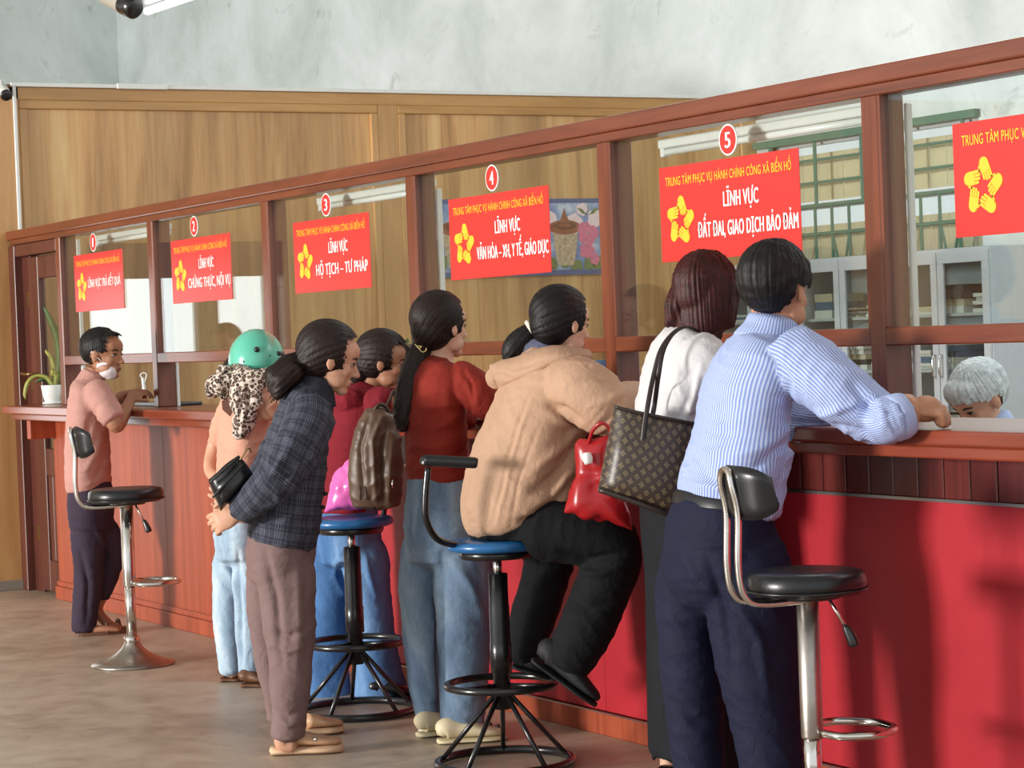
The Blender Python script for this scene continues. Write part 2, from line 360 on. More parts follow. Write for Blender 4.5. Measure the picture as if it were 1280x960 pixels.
while xx < WX1+.01:
    bar((xx, yg, 2.225), (xx, yg, 1.4), .011)
    if k % 3 == 1:
        bar((xx, yg, 2.03), (xx+.09, yg, 1.72), .009); bar((xx+.19, yg, 2.03), (xx+.10, yg, 1.72), .009)
    xx += .19; k += 1
# ------------------------------------------------------------------ steel cabinets with papers
def cabinet(x0, x1, lab):
    c = empty('filing_cabinet', ((x0+x1)/2, 5.2, 0), lab, 'cabinet', 'grey steel cabinets along the office back wall')
    y0, y1, H = 4.98, 5.42, 1.84
    for nm, a in (('back_panel', (x0, x1, y1-.012, y1, 0, H)), ('side_panel', (x0, x0+.02, y0, y1-.012, 0, H)), ('side_panel', (x1-.02, x1, y0, y1-.012, 0, H)), ('top_panel', (x0+.02, x1-.02, y0, y1-.012, H-.03, H)), ('plinth', (x0+.02, x1-.02, y0, y1-.012, 0, .08))):
        box(nm, *a, GREYM, c, 0.002)
    for z in (.42, .75, 1.09, 1.43): box('shelf', x0+.02, x1-.02, y0+.04, y1-.012, z, z+.018, GREYM, c)
    mid = (x0+x1)/2
    for a, b, s in ((x0+.005, mid-.004, 1), (mid+.004, x1-.005, -1)):
        d = empty('cabinet_door', ((a+b)/2, y0, 0)); d.parent = c; d.matrix_parent_inverse = Matrix.Translation(-Vector(c.location))
        for q in ((a, b, .10, .20), (a, b, 1.75, 1.82), (a, a+.055, .2, 1.75), (b-.055, b, .2, 1.75)):
            box('door_frame', q[0], q[1], y0-.02, y0-.001, q[2], q[3], GREYM, d, 0.002)
        box('door_glass', a+.05, b-.05, y0-.012, y0-.008, .19, 1.76, MG, d)
        hx = b-.028 if s > 0 else a+.028
        V, F = tube([(hx, y0-.02, 1.20), (hx, y0-.045, 1.18), (hx, y0-.045, 1.08), (hx, y0-.02, 1.06)], .007, 8); from_vf('door_handle', V, F, CHROME, d, True)
    return c
# an Empty door would hold meshes on level three only, which the three-level rule allows
cabs = [(.18, 1.13, 'grey steel glass fronted cabinet against the window, next to the oak panelling'), (1.16, 2.11, 'grey steel glass fronted cabinet between the two other cabinets'), (2.14, 3.09, 'grey steel glass fronted cabinet beside the bare blue wall')]
for a, b, l in cabs: cabinet(a, b, l)
PAPERS = [plain('paper_white', '#dcdcd6', 0.8, 0, .05), plain('paper_cream', '#cbbfa5', 0.8), plain('folder_blue', '#54708f', 0.7), plain('folder_dark', '#3c3d44', 0.7)]
rnd = random.Random(4)
for ci, (a, b, l) in enumerate(cabs):
    for zi, z in enumerate((.7685, 1.1085, 1.4485)):
        xx = a+.06; slab_ = ('lowest', 'middle', 'top')[zi]+' visible shelf of the cabinet '+('next to the oak panelling', 'between two other cabinets', 'beside the bare blue wall')[ci]
        while xx < b-.22:
            w = rnd.uniform(.16, .24); h = rnd.uniform(.04, .2)
            s = empty('paper_stack', (xx+w/2, 5.2, z), 'stack of papers on the '+slab_, 'papers', 'paper stacks inside the steel cabinets')
            zz = z; n = rnd.randint(3, 6)
            for q in range(n):
                dx = rnd.uniform(-.012, .012); box('paper_bundle', xx+dx, xx+w+dx, 5.06+rnd.uniform(-.02, .02), 5.33, zz, zz+h/n-.001, PAPERS[rnd.choice((0, 0, 0, 1, 2, 3))], s); zz += h/n
            xx += w+rnd.uniform(.05, .12)
# ------------------------------------------------------------------ signs on the panes
SRED = plain('sign_red', '#da312d', 0.35); SYEL = plain('sign_yellow', '#f6c22e', 0.45); SWHI = plain('sign_white', '#f7f4f1', 0.45); SORG = plain('sign_orange', '#e08a1e', 0.5)
def text_mesh(name, body, x, z, width, height, mat, parent, y=.0155, bold=0.012, align='CENTER'):
    """lettering standing in the partition plane, squeezed to width x height (capitals)"""
    cu = bpy.data.curves.new(name, 'FONT'); cu.body = body; cu.size = 1;  cu.resolution_u = 3; cu.space_character = 1.06
    ob = bpy.data.objects.new(name, cu); COL.objects.link(ob)
    dg = bpy.context.evaluated_depsgraph_get(); me = bpy.data.meshes.new_from_object(ob.evaluated_get(dg))
    bpy.data.objects.remove(ob); bpy.data.curves.remove(cu)
    n = len(me.vertices); co = np.empty(n*3); me.vertices.foreach_get('co', co); co = co.reshape(-1, 3)
    x0, x1 = co[:, 0].min(), co[:, 0].max(); cap = 0.72
    s = width/(x1-x0); h = height/cap
    out = np.stack([x+(co[:, 0]-(x0+x1)/2)*s, np.full(n, y), z+co[:, 1]*h], 1)
    fs = [tuple(p.vertices) for p in me.polygons]; b = bold*height*1.6; V = []; F = []
    for q, dx in enumerate((-b, 0, b)):                         # heavier strokes: three close copies in one mesh
        o2 = out.copy(); o2[:, 0] += dx; o2[:, 1] -= q*.00012; V += [tuple(v) for v in o2]; F += [tuple(i+q*n for i in f) for f in fs]
    bpy.data.meshes.remove(me)
    return from_vf(name, V, F, mat, parent)
def arc(cx, cy, r, a0, a1, n=10): return [(cx+r*math.cos(math.radians(a0+(a1-a0)*k/n)), cy+r*math.sin(math.radians(a0+(a1-a0)*k/n))) for k in range(n+1)]
def emblem(cx, cz, R, parent):
    """five clasping hands set round a star-shaped gap"""
    e = empty('emblem', (cx, .0155, cz)); e.parent = parent; e.matrix_parent_inverse = Matrix.Translation(-Vector(parent.location))
    e['label'] = 'five yellow hands in a ring around a star-shaped gap'
    for k in range(5):
        a = math.radians(72*k); ca, sa = math.cos(a), math.sin(a)
        # drawn for the top hand: rounded back of the hand at the tip, four fingers towards lower right, a thin tail behind
        parts = []
        d = np.array([math.cos(math.radians(-66)), math.sin(math.radians(-66))]); nrm = np.array([-d[1], d[0]])
        o = np.array([0.07, 0.77])
        palm = [o+d*.30+nrm*.235, o+d*.0+nrm*.235]+[o+.235*(nrm*math.cos(t)-d*math.sin(t)) for t in np.linspace(.25, math.pi-.25, 7)]+[o-nrm*.235, o+d*.30-nrm*.235]
        parts.append(palm)
        for q in range(4):
            w0 = -.235+q*.1215; L = (.52, .60, .62, .60)[q]
            parts.append([o+d*.29+nrm*w0, o+d*(L-.04)+nrm*(w0+.004), o+d*L+nrm*(w0+.053), o+d*(L-.04)+nrm*(w0+.100), o+d*.29+nrm*(w0+.104)])
        tail = [o-nrm*.235-d*.02, o-nrm*.12-d*.16, o-nrm*.30-d*.02, o-nrm*.36+d*.16, o-nrm*.31+d*.17, o-nrm*.26+d*.06]
        parts.append(tail)
        VF = []
        for poly in parts:
            pts = [((p[0]*ca-p[1]*sa)*R, (p[0]*sa+p[1]*ca)*R) for p in poly]
            VF.append(prism(pts, (cx, .0162, cz), (1, 0, 0), (0, 0, 1), (0, -1, 0), .0012))
        V, F = join(VF); from_vf('hand', V, F, SYEL, e)
    return e
YS = .0155
def onglass(x, z=1.8):
    d = np.array([x, 0, z])-CAM; return float(CAM[0]+d[0]*((YS-CAM[1])/d[1]))
SIGNS = [(1.21, 2.0, ['LĨNH VỰC TRẢ KẾT QUẢ'], '1'), (2.72, 3.50, ['LĨNH VỰC', 'CHỨNG THỰC, NỘI VỤ'], '2'), (4.24, 5.02, ['LĨNH VỰC', 'HỘ TỊCH – TƯ PHÁP'], '3'),
         (5.74, 6.52, ['LĨNH VỰC', 'VĂN HÓA – XH, Y TẾ, GIÁO DỤC'], '4'), (7.26, 8.045, ['LĨNH VỰC', 'ĐẤT ĐAI, GIAO DỊCH BẢO ĐẢM'], '5'), (8.765, 9.55, ['LĨNH VỰC', 'MÔI TRƯỜNG'], '6')]
NAMEX = {'1': 1.545, '2': 3.045, '3': 4.60, '4': 6.10, '5': 7.67, '6': 9.16}
for x0, x1, lines, num in SIGNS:
    x0, x1 = onglass(x0), onglass(x1); xc = (x0+x1)/2; w = x1-x0
    s = empty('counter_sign', (xc, 0, 1.64), 'red glass sign lettered ' + {'1': 'TRẢ KẾT QUẢ', '2': 'CHỨNG THỰC, NỘI VỤ', '3': 'HỘ TỊCH – TƯ PHÁP', '4': 'VĂN HÓA, GIÁO DỤC', '5': 'ĐẤT ĐAI, GIAO DỊCH BẢO ĐẢM', '6': 'MÔI TRƯỜNG'}[num], 'sign', 'red counter signs on the panes')
    box('sign_board', x0, x1, YS+.001, .0195, 1.642, 1.957, SRED, s, 0.0008)
    text_mesh('heading', 'TRUNG TÂM PHỤC VỤ HÀNH CHÍNH CÔNG XÃ BIỂN HỒ', xc, 1.893, w*.90, .030, SYEL, s, bold=0.01)
    emblem(x0+w*.155, 1.775, .082, s)
    if len(lines) == 1: text_mesh('lettering', lines[0], x0+w*.62, 1.772, w*.66, .045, SWHI, s, bold=0.02)
    else:
        text_mesh('lettering', lines[0], x0+w*.60, 1.805, w*.245, .050, SWHI, s, bold=0.02)
        n = len(lines[1]); ww = min(.70, .038*n+.02)
        text_mesh('lettering', lines[1], x0+w*.635, 1.713, w*ww, .050, SWHI, s, bold=0.02)
    bx = onglass(NAMEX[num], 2.0)
    b = empty('number_badge', (bx, 0, 2.015), {'1': 'round red badge with the numeral one', '2': 'round red badge with the numeral two', '3': 'round red badge with the numeral three', '4': 'round red badge with the numeral four', '5': 'round red badge with the numeral five', '6': 'round red badge with the numeral six'}[num], 'badge', 'numbered badges on the panes')
    def disc(nm, r, y0, th, m): 
        V, F = prism([(r*math.cos(2*math.pi*k/40), r*math.sin(2*math.pi*k/40)) for k in range(40)], (bx, y0, 2.015), (1, 0, 0), (0, 0, 1), (0, -1, 0), th); return from_vf(nm, V, F, m, b)
    disc('rim', .050, .0195, .003, SWHI); disc('disc', .045, .0170, .0012, SRED)
    text_mesh('numeral', num, bx, 1.990, .030 if num != '1' else .018, .052, SWHI, b, y=.0155, bold=0.025)
# ------------------------------------------------------------------ poster on the end wall
PO = empty('wall_poster', (0, 3.5, 2.07), 'long blue poster with clay jars and pink blossoms on the oak panelling', 'poster')
py0, py1, pz0, pz1 = 2.87, 4.17, 1.815, 2.335
def pm():
    t = NT('poster_sky'); v = t.coord(); f = t.noise(v, 5, 5, .6); sp = t.n('ShaderNodeSeparateXYZ'); t.l(v, sp.inputs[0])
    c = t.ramp(f, [(.4, rgb('#4f74b4')), (.56, rgb('#8fa9d0')), (.7, rgb('#e4e9ef'))]); t.base(c); t.setv(Roughness=.4); return t.m
box('sheet', .017, .020, py0, py1, pz0, pz1, pm(), PO); box('border', .0195, .0215, py0, py1, pz1-.03, pz1, plain('poster_border', '#2f5690', .4), PO); box('border', .0195, .0215, py0, py1, pz0, pz0+.035, plain('poster_border', '#2f5690', .4), PO)
def flat(nm, poly, m, x): V, F = prism(poly, (x, 0, 0), (0, 1, 0), (0, 0, 1), (1, 0, 0), .0008); return from_vf(nm, V, F, m, PO)
CLAY = plain('print_clay', '#8a4a34', .5, 0, .25, 40); CLD = plain('print_clay_dark', '#5f2e22', .5); PALE = plain('print_jar', '#b9a58c', .5, 0, .4, 45); GRN = plain('print_green', '#5d7a48', .5, 0, .4, 60); PNK = plain('print_pink', '#d66f96', .5, 0, .2, 50); PNL = plain('print_pale_pink', '#ecd4dc', .5, 0, .1, 40)
rp = random.Random(2)
def blob(cy, cz, r, n=9, j=.25): return [(cy+r*(1+rp.uniform(-j, j))*math.cos(2*math.pi*k/n), cz+r*(1+rp.uniform(-j, j))*math.sin(2*math.pi*k/n)) for k in range(n)]
for k in range(14):
    flat('foliage_print', blob(py0+.05+k*.095, pz0+.07+rp.uniform(-.02, .03), rp.uniform(.03, .06)), GRN, .0201)
for k in range(6): flat('cloud_print', blob(py0+.08+k*.2, pz0+.33+rp.uniform(-.05, .08), rp.uniform(.05, .09)), PNL, .0202)
for cy in (3.04, 3.88):
    flat('jar_print', [(cy-.10, 2.12), (cy+.10, 2.12), (cy+.085, 1.98), (cy+.06, 1.88), (cy-.06, 1.88), (cy-.085, 1.98)], PALE, .0204)
    flat('jar_print', [(cy+.13*math.cos(2*math.pi*k/20), 2.14+.05*math.sin(2*math.pi*k/20)) for k in range(20)], CLAY, .0206)
    flat('jar_print', [(cy+.09*math.cos(2*math.pi*k/20), 2.15+.028*math.sin(2*math.pi*k/20)) for k in range(20)], CLD, .0208)
    flat('jar_print', [(cy+.05*math.cos(2*math.pi*k/16), 2.153+.014*math.sin(2*math.pi*k/16)) for k in range(16)], CLAY, .0210)
    flat('spire_print', [(cy-.045, 2.17), (cy+.04, 2.17), (cy+.015, 2.22), (cy, 2.27), (cy-.02, 2.22)], CLAY, .0212)
for cy, cz, r in ((4.06, 2.10, .085), (4.12, 2.20, .06), (4.05, 1.98, .06), (4.11, 1.92, .04), (4.02, 2.26, .045)):
    for q in range(5):
        a = 2*math.pi*q/5; flat('petal_print', blob(cy+.55*r*math.cos(a), cz+.55*r*math.sin(a), r*.5, 8, .12), PNK if cz < 2.2 else PNL, .0214+q*.0001)
for a, b, c, d in ((3.98, 2.27, 4.06, 2.22), (4.08, 2.31, 4.06, 2.22), (4.16, 2.27, 4.07, 2.22)): flat('leaf_print', [(a, b), ((a+c)/2, (b+d)/2+.02), (c, d), ((a+c)/2, (b+d)/2-.012)], GRN, .0221)
# ------------------------------------------------------------------ bar stools
RDIR = np.array([.485, .875, 0]); FDIR = np.array([-.875, .485, 0])
BLUES = plain('blue_seat_vinyl', '#1f6098', 0.3, 0, .08, 15, .06, 140)
def superdisc(r, h, n=36):
    pr = [(0.0, 0), (r*.9, 0), (r*.985, h*.18), (r, h*.45), (r*.985, h*.75), (r*.93, h*.93), (r*.8, h), (r*.3, h*.97), (0.001, h*.95)]
    return [(max(a, .0005), b) for a, b in pr], n
def chrome_stool(X, Y, seat_z, face, label, rs=.165, k=1.0):
    """gas-lift bar stool; face = heading of the sitter (world xy)"""
    s = empty('bar_stool', (X, Y, 0), label, 'stool')
    f = _n([face[0], face[1], 0]); sd = np.array([f[1], -f[0], 0]); up = np.array([0, 0, 1.0]); o = np.array([X, Y, 0])
    V, F = lathe([(.186, 0), (.188, .006), (.184, .012), (.15, .022), (.11, .036), (.075, .056), (.05, .078), (.036, .10), (.034, .112)], 48, X, Y); from_vf('base', V, F, STEELW, s, True)
    V, F = lathe([(.034, .10), (.036, .112), (.036, .128), (.030, .132)], 28, X, Y); from_vf('collar', V, F, CHROME, s, True)
    V, F = lathe([(.0235, .12), (.0235, seat_z-.40)], 28, X, Y); from_vf('lower_pole', V, F, CHROME, s, True)
    V, F = lathe([(.0285, seat_z-.445), (.0295, seat_z-.44), (.0295, seat_z-.075), (.02, seat_z-.072)], 28, X, Y); from_vf('upper_pole', V, F, CHROME if k == 1 else STEELW, s, True)
    pr, n = superdisc(rs, .062); V, F = lathe(pr, 44, X, Y, seat_z-.062); st = from_vf('seat', V, F, BLACKV, s, True)
    V, F = tube([(X+(rs+.001)*math.cos(a), Y+(rs+.001)*math.sin(a), seat_z-.05) for a in np.linspace(0, 2*math.pi, 25)[:-1]], .004, 6, True, 2); from_vf('piping', V, F, BLACKV, st, True)
    V, F = lathe([(.085, seat_z-.075), (.09, seat_z-.062)], 20, X, Y); from_vf('seat_plate', V, F, BLACKM, s, True)
    # foot ring: a D-shaped loop in front of the pole
    zr = seat_z-.43; P = [o+f*.015+sd*.03+up*zr, o+f*.04+sd*.10+up*zr, o+f*.13+sd*.125+up*zr, o+f*.205+sd*.07+up*zr, o+f*.22+up*zr, o+f*.205-sd*.07+up*zr, o+f*.13-sd*.125+up*zr, o+f*.04-sd*.10+up*zr, o+f*.015-sd*.03+up*zr]
    V, F = tube(P, .011, 10); from_vf('foot_ring', V, F, CHROME, s, True)
    # bent back frame: two legs joined by a bow at the top
    hb = .30; P = []
    for sg in (1, -1):
        q = [o+f*.02+sd*sg*.035+up*(seat_z-.072), o-f*(rs-.02)+sd*sg*.035+up*(seat_z-.078), o-f*(rs+.035)+sd*sg*.036+up*(seat_z-.055), o-f*(rs+.052)+sd*sg*.036+up*(seat_z+.02), o-f*(rs+.048)+sd*sg*.036+up*(seat_z+.16), o-f*(rs+.062)+sd*sg*.034+up*(seat_z+.235), o-f*(rs+.064)+sd*sg*.02+up*(seat_z+.272)]
        P += q if sg > 0 else q[::-1]
    V, F = tube(P, .0095, 10); from_vf('back_frame', V, F, CHROME, s, True)
    # curved pad
    VV = []; FF = []; nu, nv = 22, 14; c0 = o-f*(rs+.045)+up*(seat_z+.215)
    for side in (0, 1):
        for j in range(nv+1):
            for i in range(nu+1):
                u = -1+2*i/nu; v = -1+2*j/nv; hw = .135; hh = .072
                ex = (1-abs(u)**4*.0); px = hw*u; lim = (max(0, 1-abs(u)**3.2))**.5; pz = hh*v*(.35+.65*lim)
                edge = max(0, 1-max(abs(u)**6, abs(v)**5)); th = .020*edge**.5
                bow = .055*u*u
                VV.append(c0+sd*px*(1-.08*u*u)+up*pz+f*(bow+(th if side else -th)+.01*(1-v)))
    N = (nu+1)*(nv+1)
    for j in range(nv):
        for i in range(nu):
            a = j*(nu+1)+i; FF.append((a, a+1, a+nu+2, a+nu+1)); FF.append((N+a, N+a+nu+1, N+a+nu+2, N+a+1))
    from_vf('backrest', VV, FF, BLACKV, s, True)
    # lever
    a = o+sd*.06+f*.035+up*(seat_z-.075)
    V, F = tube([a, a+sd*.02+f*.035-up*.075], .0045, 8, sub=1); lv = from_vf('lever', V, F, CHROME, s, True)
    V, F = tube([a+sd*.019+f*.033-up*.07, a+sd*.024+f*.042-up*.09, a+sd*.03+f*.052-up*.118, a+sd*.031+f*.054-up*.124], [.008, .013, .015, .009], 10); from_vf('lever_grip', V, F, BLACKM, lv, True)
    return s
def tripod_stool(X, Y, seat_z, label, bar_dir, group=None, rot=0.0):
    s = empty('bar_stool', (X, Y, 0), label, 'stool'); o = np.array([X, Y, 0.0]); up = np.array([0, 0, 1.0])
    pr, n = superdisc(.163, .036); V, F = lathe(pr, 44, X, Y, seat_z-.036); from_vf('seat', V, F, BLUES, s, True)
    V, F = lathe([(.12, seat_z-.062), (.125, seat_z-.05), (.125, seat_z-.036)], 24, X, Y); from_vf('seat_plate', V, F, BLACKM, s, True)
    V, F = lathe([(.0145, seat_z-.13), (.0145, seat_z-.06)], 16, X, Y); from_vf('piston', V, F, CHROME, s, True)
    V, F = lathe([(.028, .19), (.028, .31), (.0355, .312), (.0355, .41), (.0335, .412), (.0335, .53), (.032, .532), (.032, seat_z-.115), (.02, seat_z-.112)], 24, X, Y); from_vf('column', V, F, BLACKM, s, True)
    ring = lambda r, z, n=32: [(X+r*math.cos(a), Y+r*math.sin(a), z) for a in np.linspace(0, 2*math.pi, n+1)[:-1]]
    V, F = tube(ring(.182, .272), .0125, 10, True, 2); from_vf('foot_ring', V, F, BLACKM, s, True)
    for k in range(3):
        a = rot+k*2.0944+.5; V, F = tube([(X+.02*math.cos(a), Y+.02*math.sin(a), .268), (X+.18*math.cos(a), Y+.18*math.sin(a), .270)], .008, 8, sub=1); from_vf('foot_ring_spoke', V, F, BLACKM, s, True)
    V, F = tube(ring(.222, .016), .0145, 10, True, 2); from_vf('floor_ring', V, F, BLACKM, s, True)
    for k in range(5):
        a = rot+k*2*math.pi/5; V, F = tube([(X+.026*math.cos(a), Y+.026*math.sin(a), .235), (X+.215*math.cos(a), Y+.215*math.sin(a), .022)], .0085, 8, sub=1); from_vf('leg', V, F, BLACKM, s, True)
    if bar_dir is not None:
        b = np.array(bar_dir, float); t = np.array([-b[1], b[0], 0])
        P = [o+b*.02+up*(seat_z-.05), o+b*.15+up*(seat_z-.055), o+b*.21+up*(seat_z-.02), o+b*.225+up*(seat_z+.06), o+b*.218+up*(seat_z+.235)]
        V, F = tube(P, .011, 10); from_vf('back_tube', V, F, BLACKM, s, True)
    return s
s1 = chrome_stool(3.765, -.66, .80, RDIR*.984+FDIR*.24, 'chrome bar stool with black seat standing behind the man in pink', .17)
p4 = at(1008, 718, 6.2)
s4 = chrome_stool(p4[0], p4[1], p4[2]+.012, (.18, .98), 'chrome bar stool with black seat and worn pole beside the man in stripes', .158, 2)
s2 = tripod_stool(5.735, -.469, .752, 'black tripod stool with blue seat carrying the pink plastic bag', RDIR*.55-FDIR*.2+FDIR*.75, rot=.3)
p3 = onZ(624, 952, 0)
s3 = tripod_stool(7.07, -.565, .752, 'black tripod stool with blue seat and armrest under the woman in tan jacket', None, rot=.15)
# its side arm: bent tube with a padded bar
D3 = depth((7.07, -.565, .75))
q = lambda px, py, dz=0: at(px, py, D3+dz)
V, F = tube([q(612, 684), q(575, 682, -.06), q(547, 674, -.15), q(533, 650, -.20), q(532, 620, -.21), q(535, 584, -.21)], .0115, 10); from_vf('arm_tube', V, F, BLACKM, s3, True)
V, F = tube([q(529, 575, -.215), q(533, 575.5, -.213), q(565, 577, -.22), q(592, 578.5, -.225), q(597, 579, -.226)], [.014, .0185, .0185, .0185, .014], 14, sub=3); from_vf('arm_pad', V, F, BLACKV, s3, True)
# ------------------------------------------------------------------ things on the counter and walls
PLG = plain('leaf_green', '#3f6b34', .45, 0, .35, 18); PLY = plain('leaf_edge_yellow', '#a7a552', .5, 0, .3, 20); SOIL = plain('potting_soil', '#3a2c22', .95)
pc = at(67, 501, depth((1.35, -.05, 1.12))); pc = np.array([1.22, -.08, 1.121])
D0 = depth(pc); 
pp = onZ(67, 505, 1.121); pp = np.array(pp)
pot = empty('potted_plant', (pp[0], pp[1], 1.1205), 'snake plant in a white ceramic pot on the counter end', 'plant')
V, F = lathe([(.045, 0.012), (.05, .014), (.062, .06), (.068, .105), (.069, .112), (.063, .112), (.06, .10), (.01, .098)], 30, pp[0], pp[1], 1.1205); pt = from_vf('pot', V, F, WHITEP, pot, True)
V, F = lathe([(.05, 0), (.062, .004), (.064, .014), (.05, .012)], 30, pp[0], pp[1], 1.1205); from_vf('saucer', V, F, WHITEP, pot, True)
V, F = lathe([(.058, .098), (.03, .103), (.002, .104)], 20, pp[0], pp[1], 1.1205); from_vf('soil', V, F, SOIL, pot, True)
DP = depth((pp[0], pp[1], 1.2))
def leaf(pts, w, th=.003, mat=None):
    """strap leaf along pixel path (px,py,dz m) with half widths in m"""
    C3 = catmull([np.append(at(a, b, DP+c), ww) for (a, b, c), ww in zip(pts, w)], 6); VV = []; FF = []
    for i in range(len(C3)):
        p = C3[i, :3]; t = _n(C3[min(i+1, len(C3)-1), :3]-C3[max(i-1, 0), :3]); sd = _n(np.cross(t, FDIR)); nn = np.cross(sd, t); ww = max(C3[i, 3], .0008)
        VV += [p-sd*ww, p+nn*th+nn*ww*.25*-1, p+sd*ww, p-nn*th-nn*ww*.25]
    for i in range(len(C3)-1):
        for k in range(4): FF.append((i*4+k, i*4+(k+1) % 4, (i+1)*4+(k+1) % 4, (i+1)*4+k))
    FF.append((3, 2, 1, 0)); m = (len(C3)-1)*4; FF.append((m, m+1, m+2, m+3))
    from_vf('leaf', VV, FF, mat or PLG, pot, True)
leaf([(68, 482, 0), (74, 455, .01), (72, 425, .02), (62, 398, .02), (54, 383, .02)], [.012, .022, .024, .018, .002])
leaf([(70, 482, 0), (77, 462, 0), (79, 442, 0), (77, 424, 0)], [.012, .022, .02, .002])
leaf([(66, 482, .02), (68, 462, .03), (64, 447, .03), (58, 440, .02), (57, 437, .02)], [.01, .018, .016, .008, .002], mat=PLY)
leaf([(66, 482, -.02), (58, 472, -.03), (45, 470, -.04), (35, 478, -.05), (31, 492, -.05), (32, 499, -.05)], [.009, .012, .012, .013, .011, .002], mat=PLY)
leaf([(64, 482, -.01), (58, 474, .0), (50, 475, .01), (44, 478, .01)], [.008, .012, .01, .002])
leaf([(69, 482, -.02), (70, 470, -.02), (66, 463, -.03), (64, 470, -.05)], [.008, .014, .012, .002], mat=PLY)
leaf([(72, 482, .02), (80, 468, .03), (83, 450, .04), (84, 436, .04)], [.01, .016, .012, .002])
# signing pad with pen
sp = onZ(196, 507, 1.121); SPD = empty('signing_pad', (sp[0], sp[1], 1.1205), 'black flat signing pad with a white corded pen on the counter', 'pad')
box('pad_body', sp[0]-.22, sp[0]+.25, sp[1]-.06, sp[1]+.16, 1.1205, 1.138, BLACKM, SPD, .005, 2)
box('pad_screen', sp[0]-.18, sp[0]+.21, sp[1]-.04, sp[1]+.12, 1.138, 1.1395, plain('dark_screen', '#26282c', .15), SPD)
DS = depth((sp[0], sp[1], 1.14)); zq = lambda a, b, c=0.12: at(a, b, DS+c)
V, F = lathe([(.016, 0), (.018, .01), (.010, .03), (.009, .05)], 16, *zq(181, 500)[:2], 1.139); from_vf('pen_holder', V, F, BLACKM, SPD, True)
V, F = tube([zq(181, 497), zq(180, 484), zq(178, 472)], [.006, .009, .007], 10); from_vf('pen', V, F, WHITEP, SPD, True)
V, F = tube([zq(178, 473), zq(175.5, 469), zq(179, 466), zq(183, 468), zq(181.5, 476), zq(178, 486), zq(176, 496)], .0035, 8); from_vf('pen_cord', V, F, WHITEP, SPD, True)
# security cameras and hanging lamp
def bullet(p, d, sc, lab):
    c = empty('security_camera', p, lab, 'camera'); d = _n(d); p = np.array(p, float)
    V, F = tube([p-d*.10*sc, p-d*.09*sc, p+d*.02*sc, p+d*.05*sc], [.02*sc, .031*sc, .034*sc, .034*sc], 20, sub=1); from_vf('housing', V, F, WHITEP if sc < 1.2 else plain('grey_camera_shell', '#a9a294', .5), c, True)
    V, F = tube([p+d*(.045 if sc < 1.2 else .0)*sc, p+d*.052*sc, p+d*.06*sc], [.0355*sc, .0355*sc, .028*sc], 20, sub=1); from_vf('lens_cap', V, F, BLACKM, c, True)
    return c, p, d
c1, p, d = bullet(onX(6, 116, .09), (.8, -.1, -.35), 1.0, 'white bullet security camera on the corner of the oak panelling')
V, F = tube([p-d*.06, p-d*.08+np.array([-.03, 0, .04]), (.012, p[1]+.0, p[2]+.08)], .012, 10); from_vf('bracket', V, F, WHITEP, c1, True)
cp = at(155, 4, 11.2); c2, p, d = bullet(cp, (.55, .25, -.28), 1.5, 'white security camera with black front on a ceiling drop pole')
V, F = tube([p-d*.05, p-d*.08+np.array([0, 0, .08]), np.array([*(p-d*.08)[:2], 6.2])], .012, 10, sub=1); from_vf('drop_pole', V, F, WHITEP, c2, True)
la = at(184, 14, 11.8); lb = at(246, -7, 11.0)
HL = empty('hanging_tube_lamp', la, 'lit white tube lamp hanging from the ceiling beside the security camera', 'lamp')
em = NT('lamp_glow'); em.b.inputs['Emission Color'].default_value = (1, 1, 1, 1); em.b.inputs['Emission Strength'].default_value = 1.2; em.b.inputs['Base Color'].default_value = (.9, .9, .9, 1)
V, F = tube([la, lb], .020, 14, sub=1); from_vf('lamp_tube', V, F, em.m, HL, True)
V, F = tube([la+np.array([0, 0, .045]), lb+np.array([0, 0, .045])], .014, 6, sub=1); from_vf('batten', V, F, WHITEP, HL)
for w in (.25, .8):
    g = la*(1-w)+lb*w; V, F = tube([g+np.array([0, 0, .05]), np.array([g[0], g[1], 6.2])], .003, 6, sub=1); from_vf('suspension_wire', V, F, BLACKM, HL)
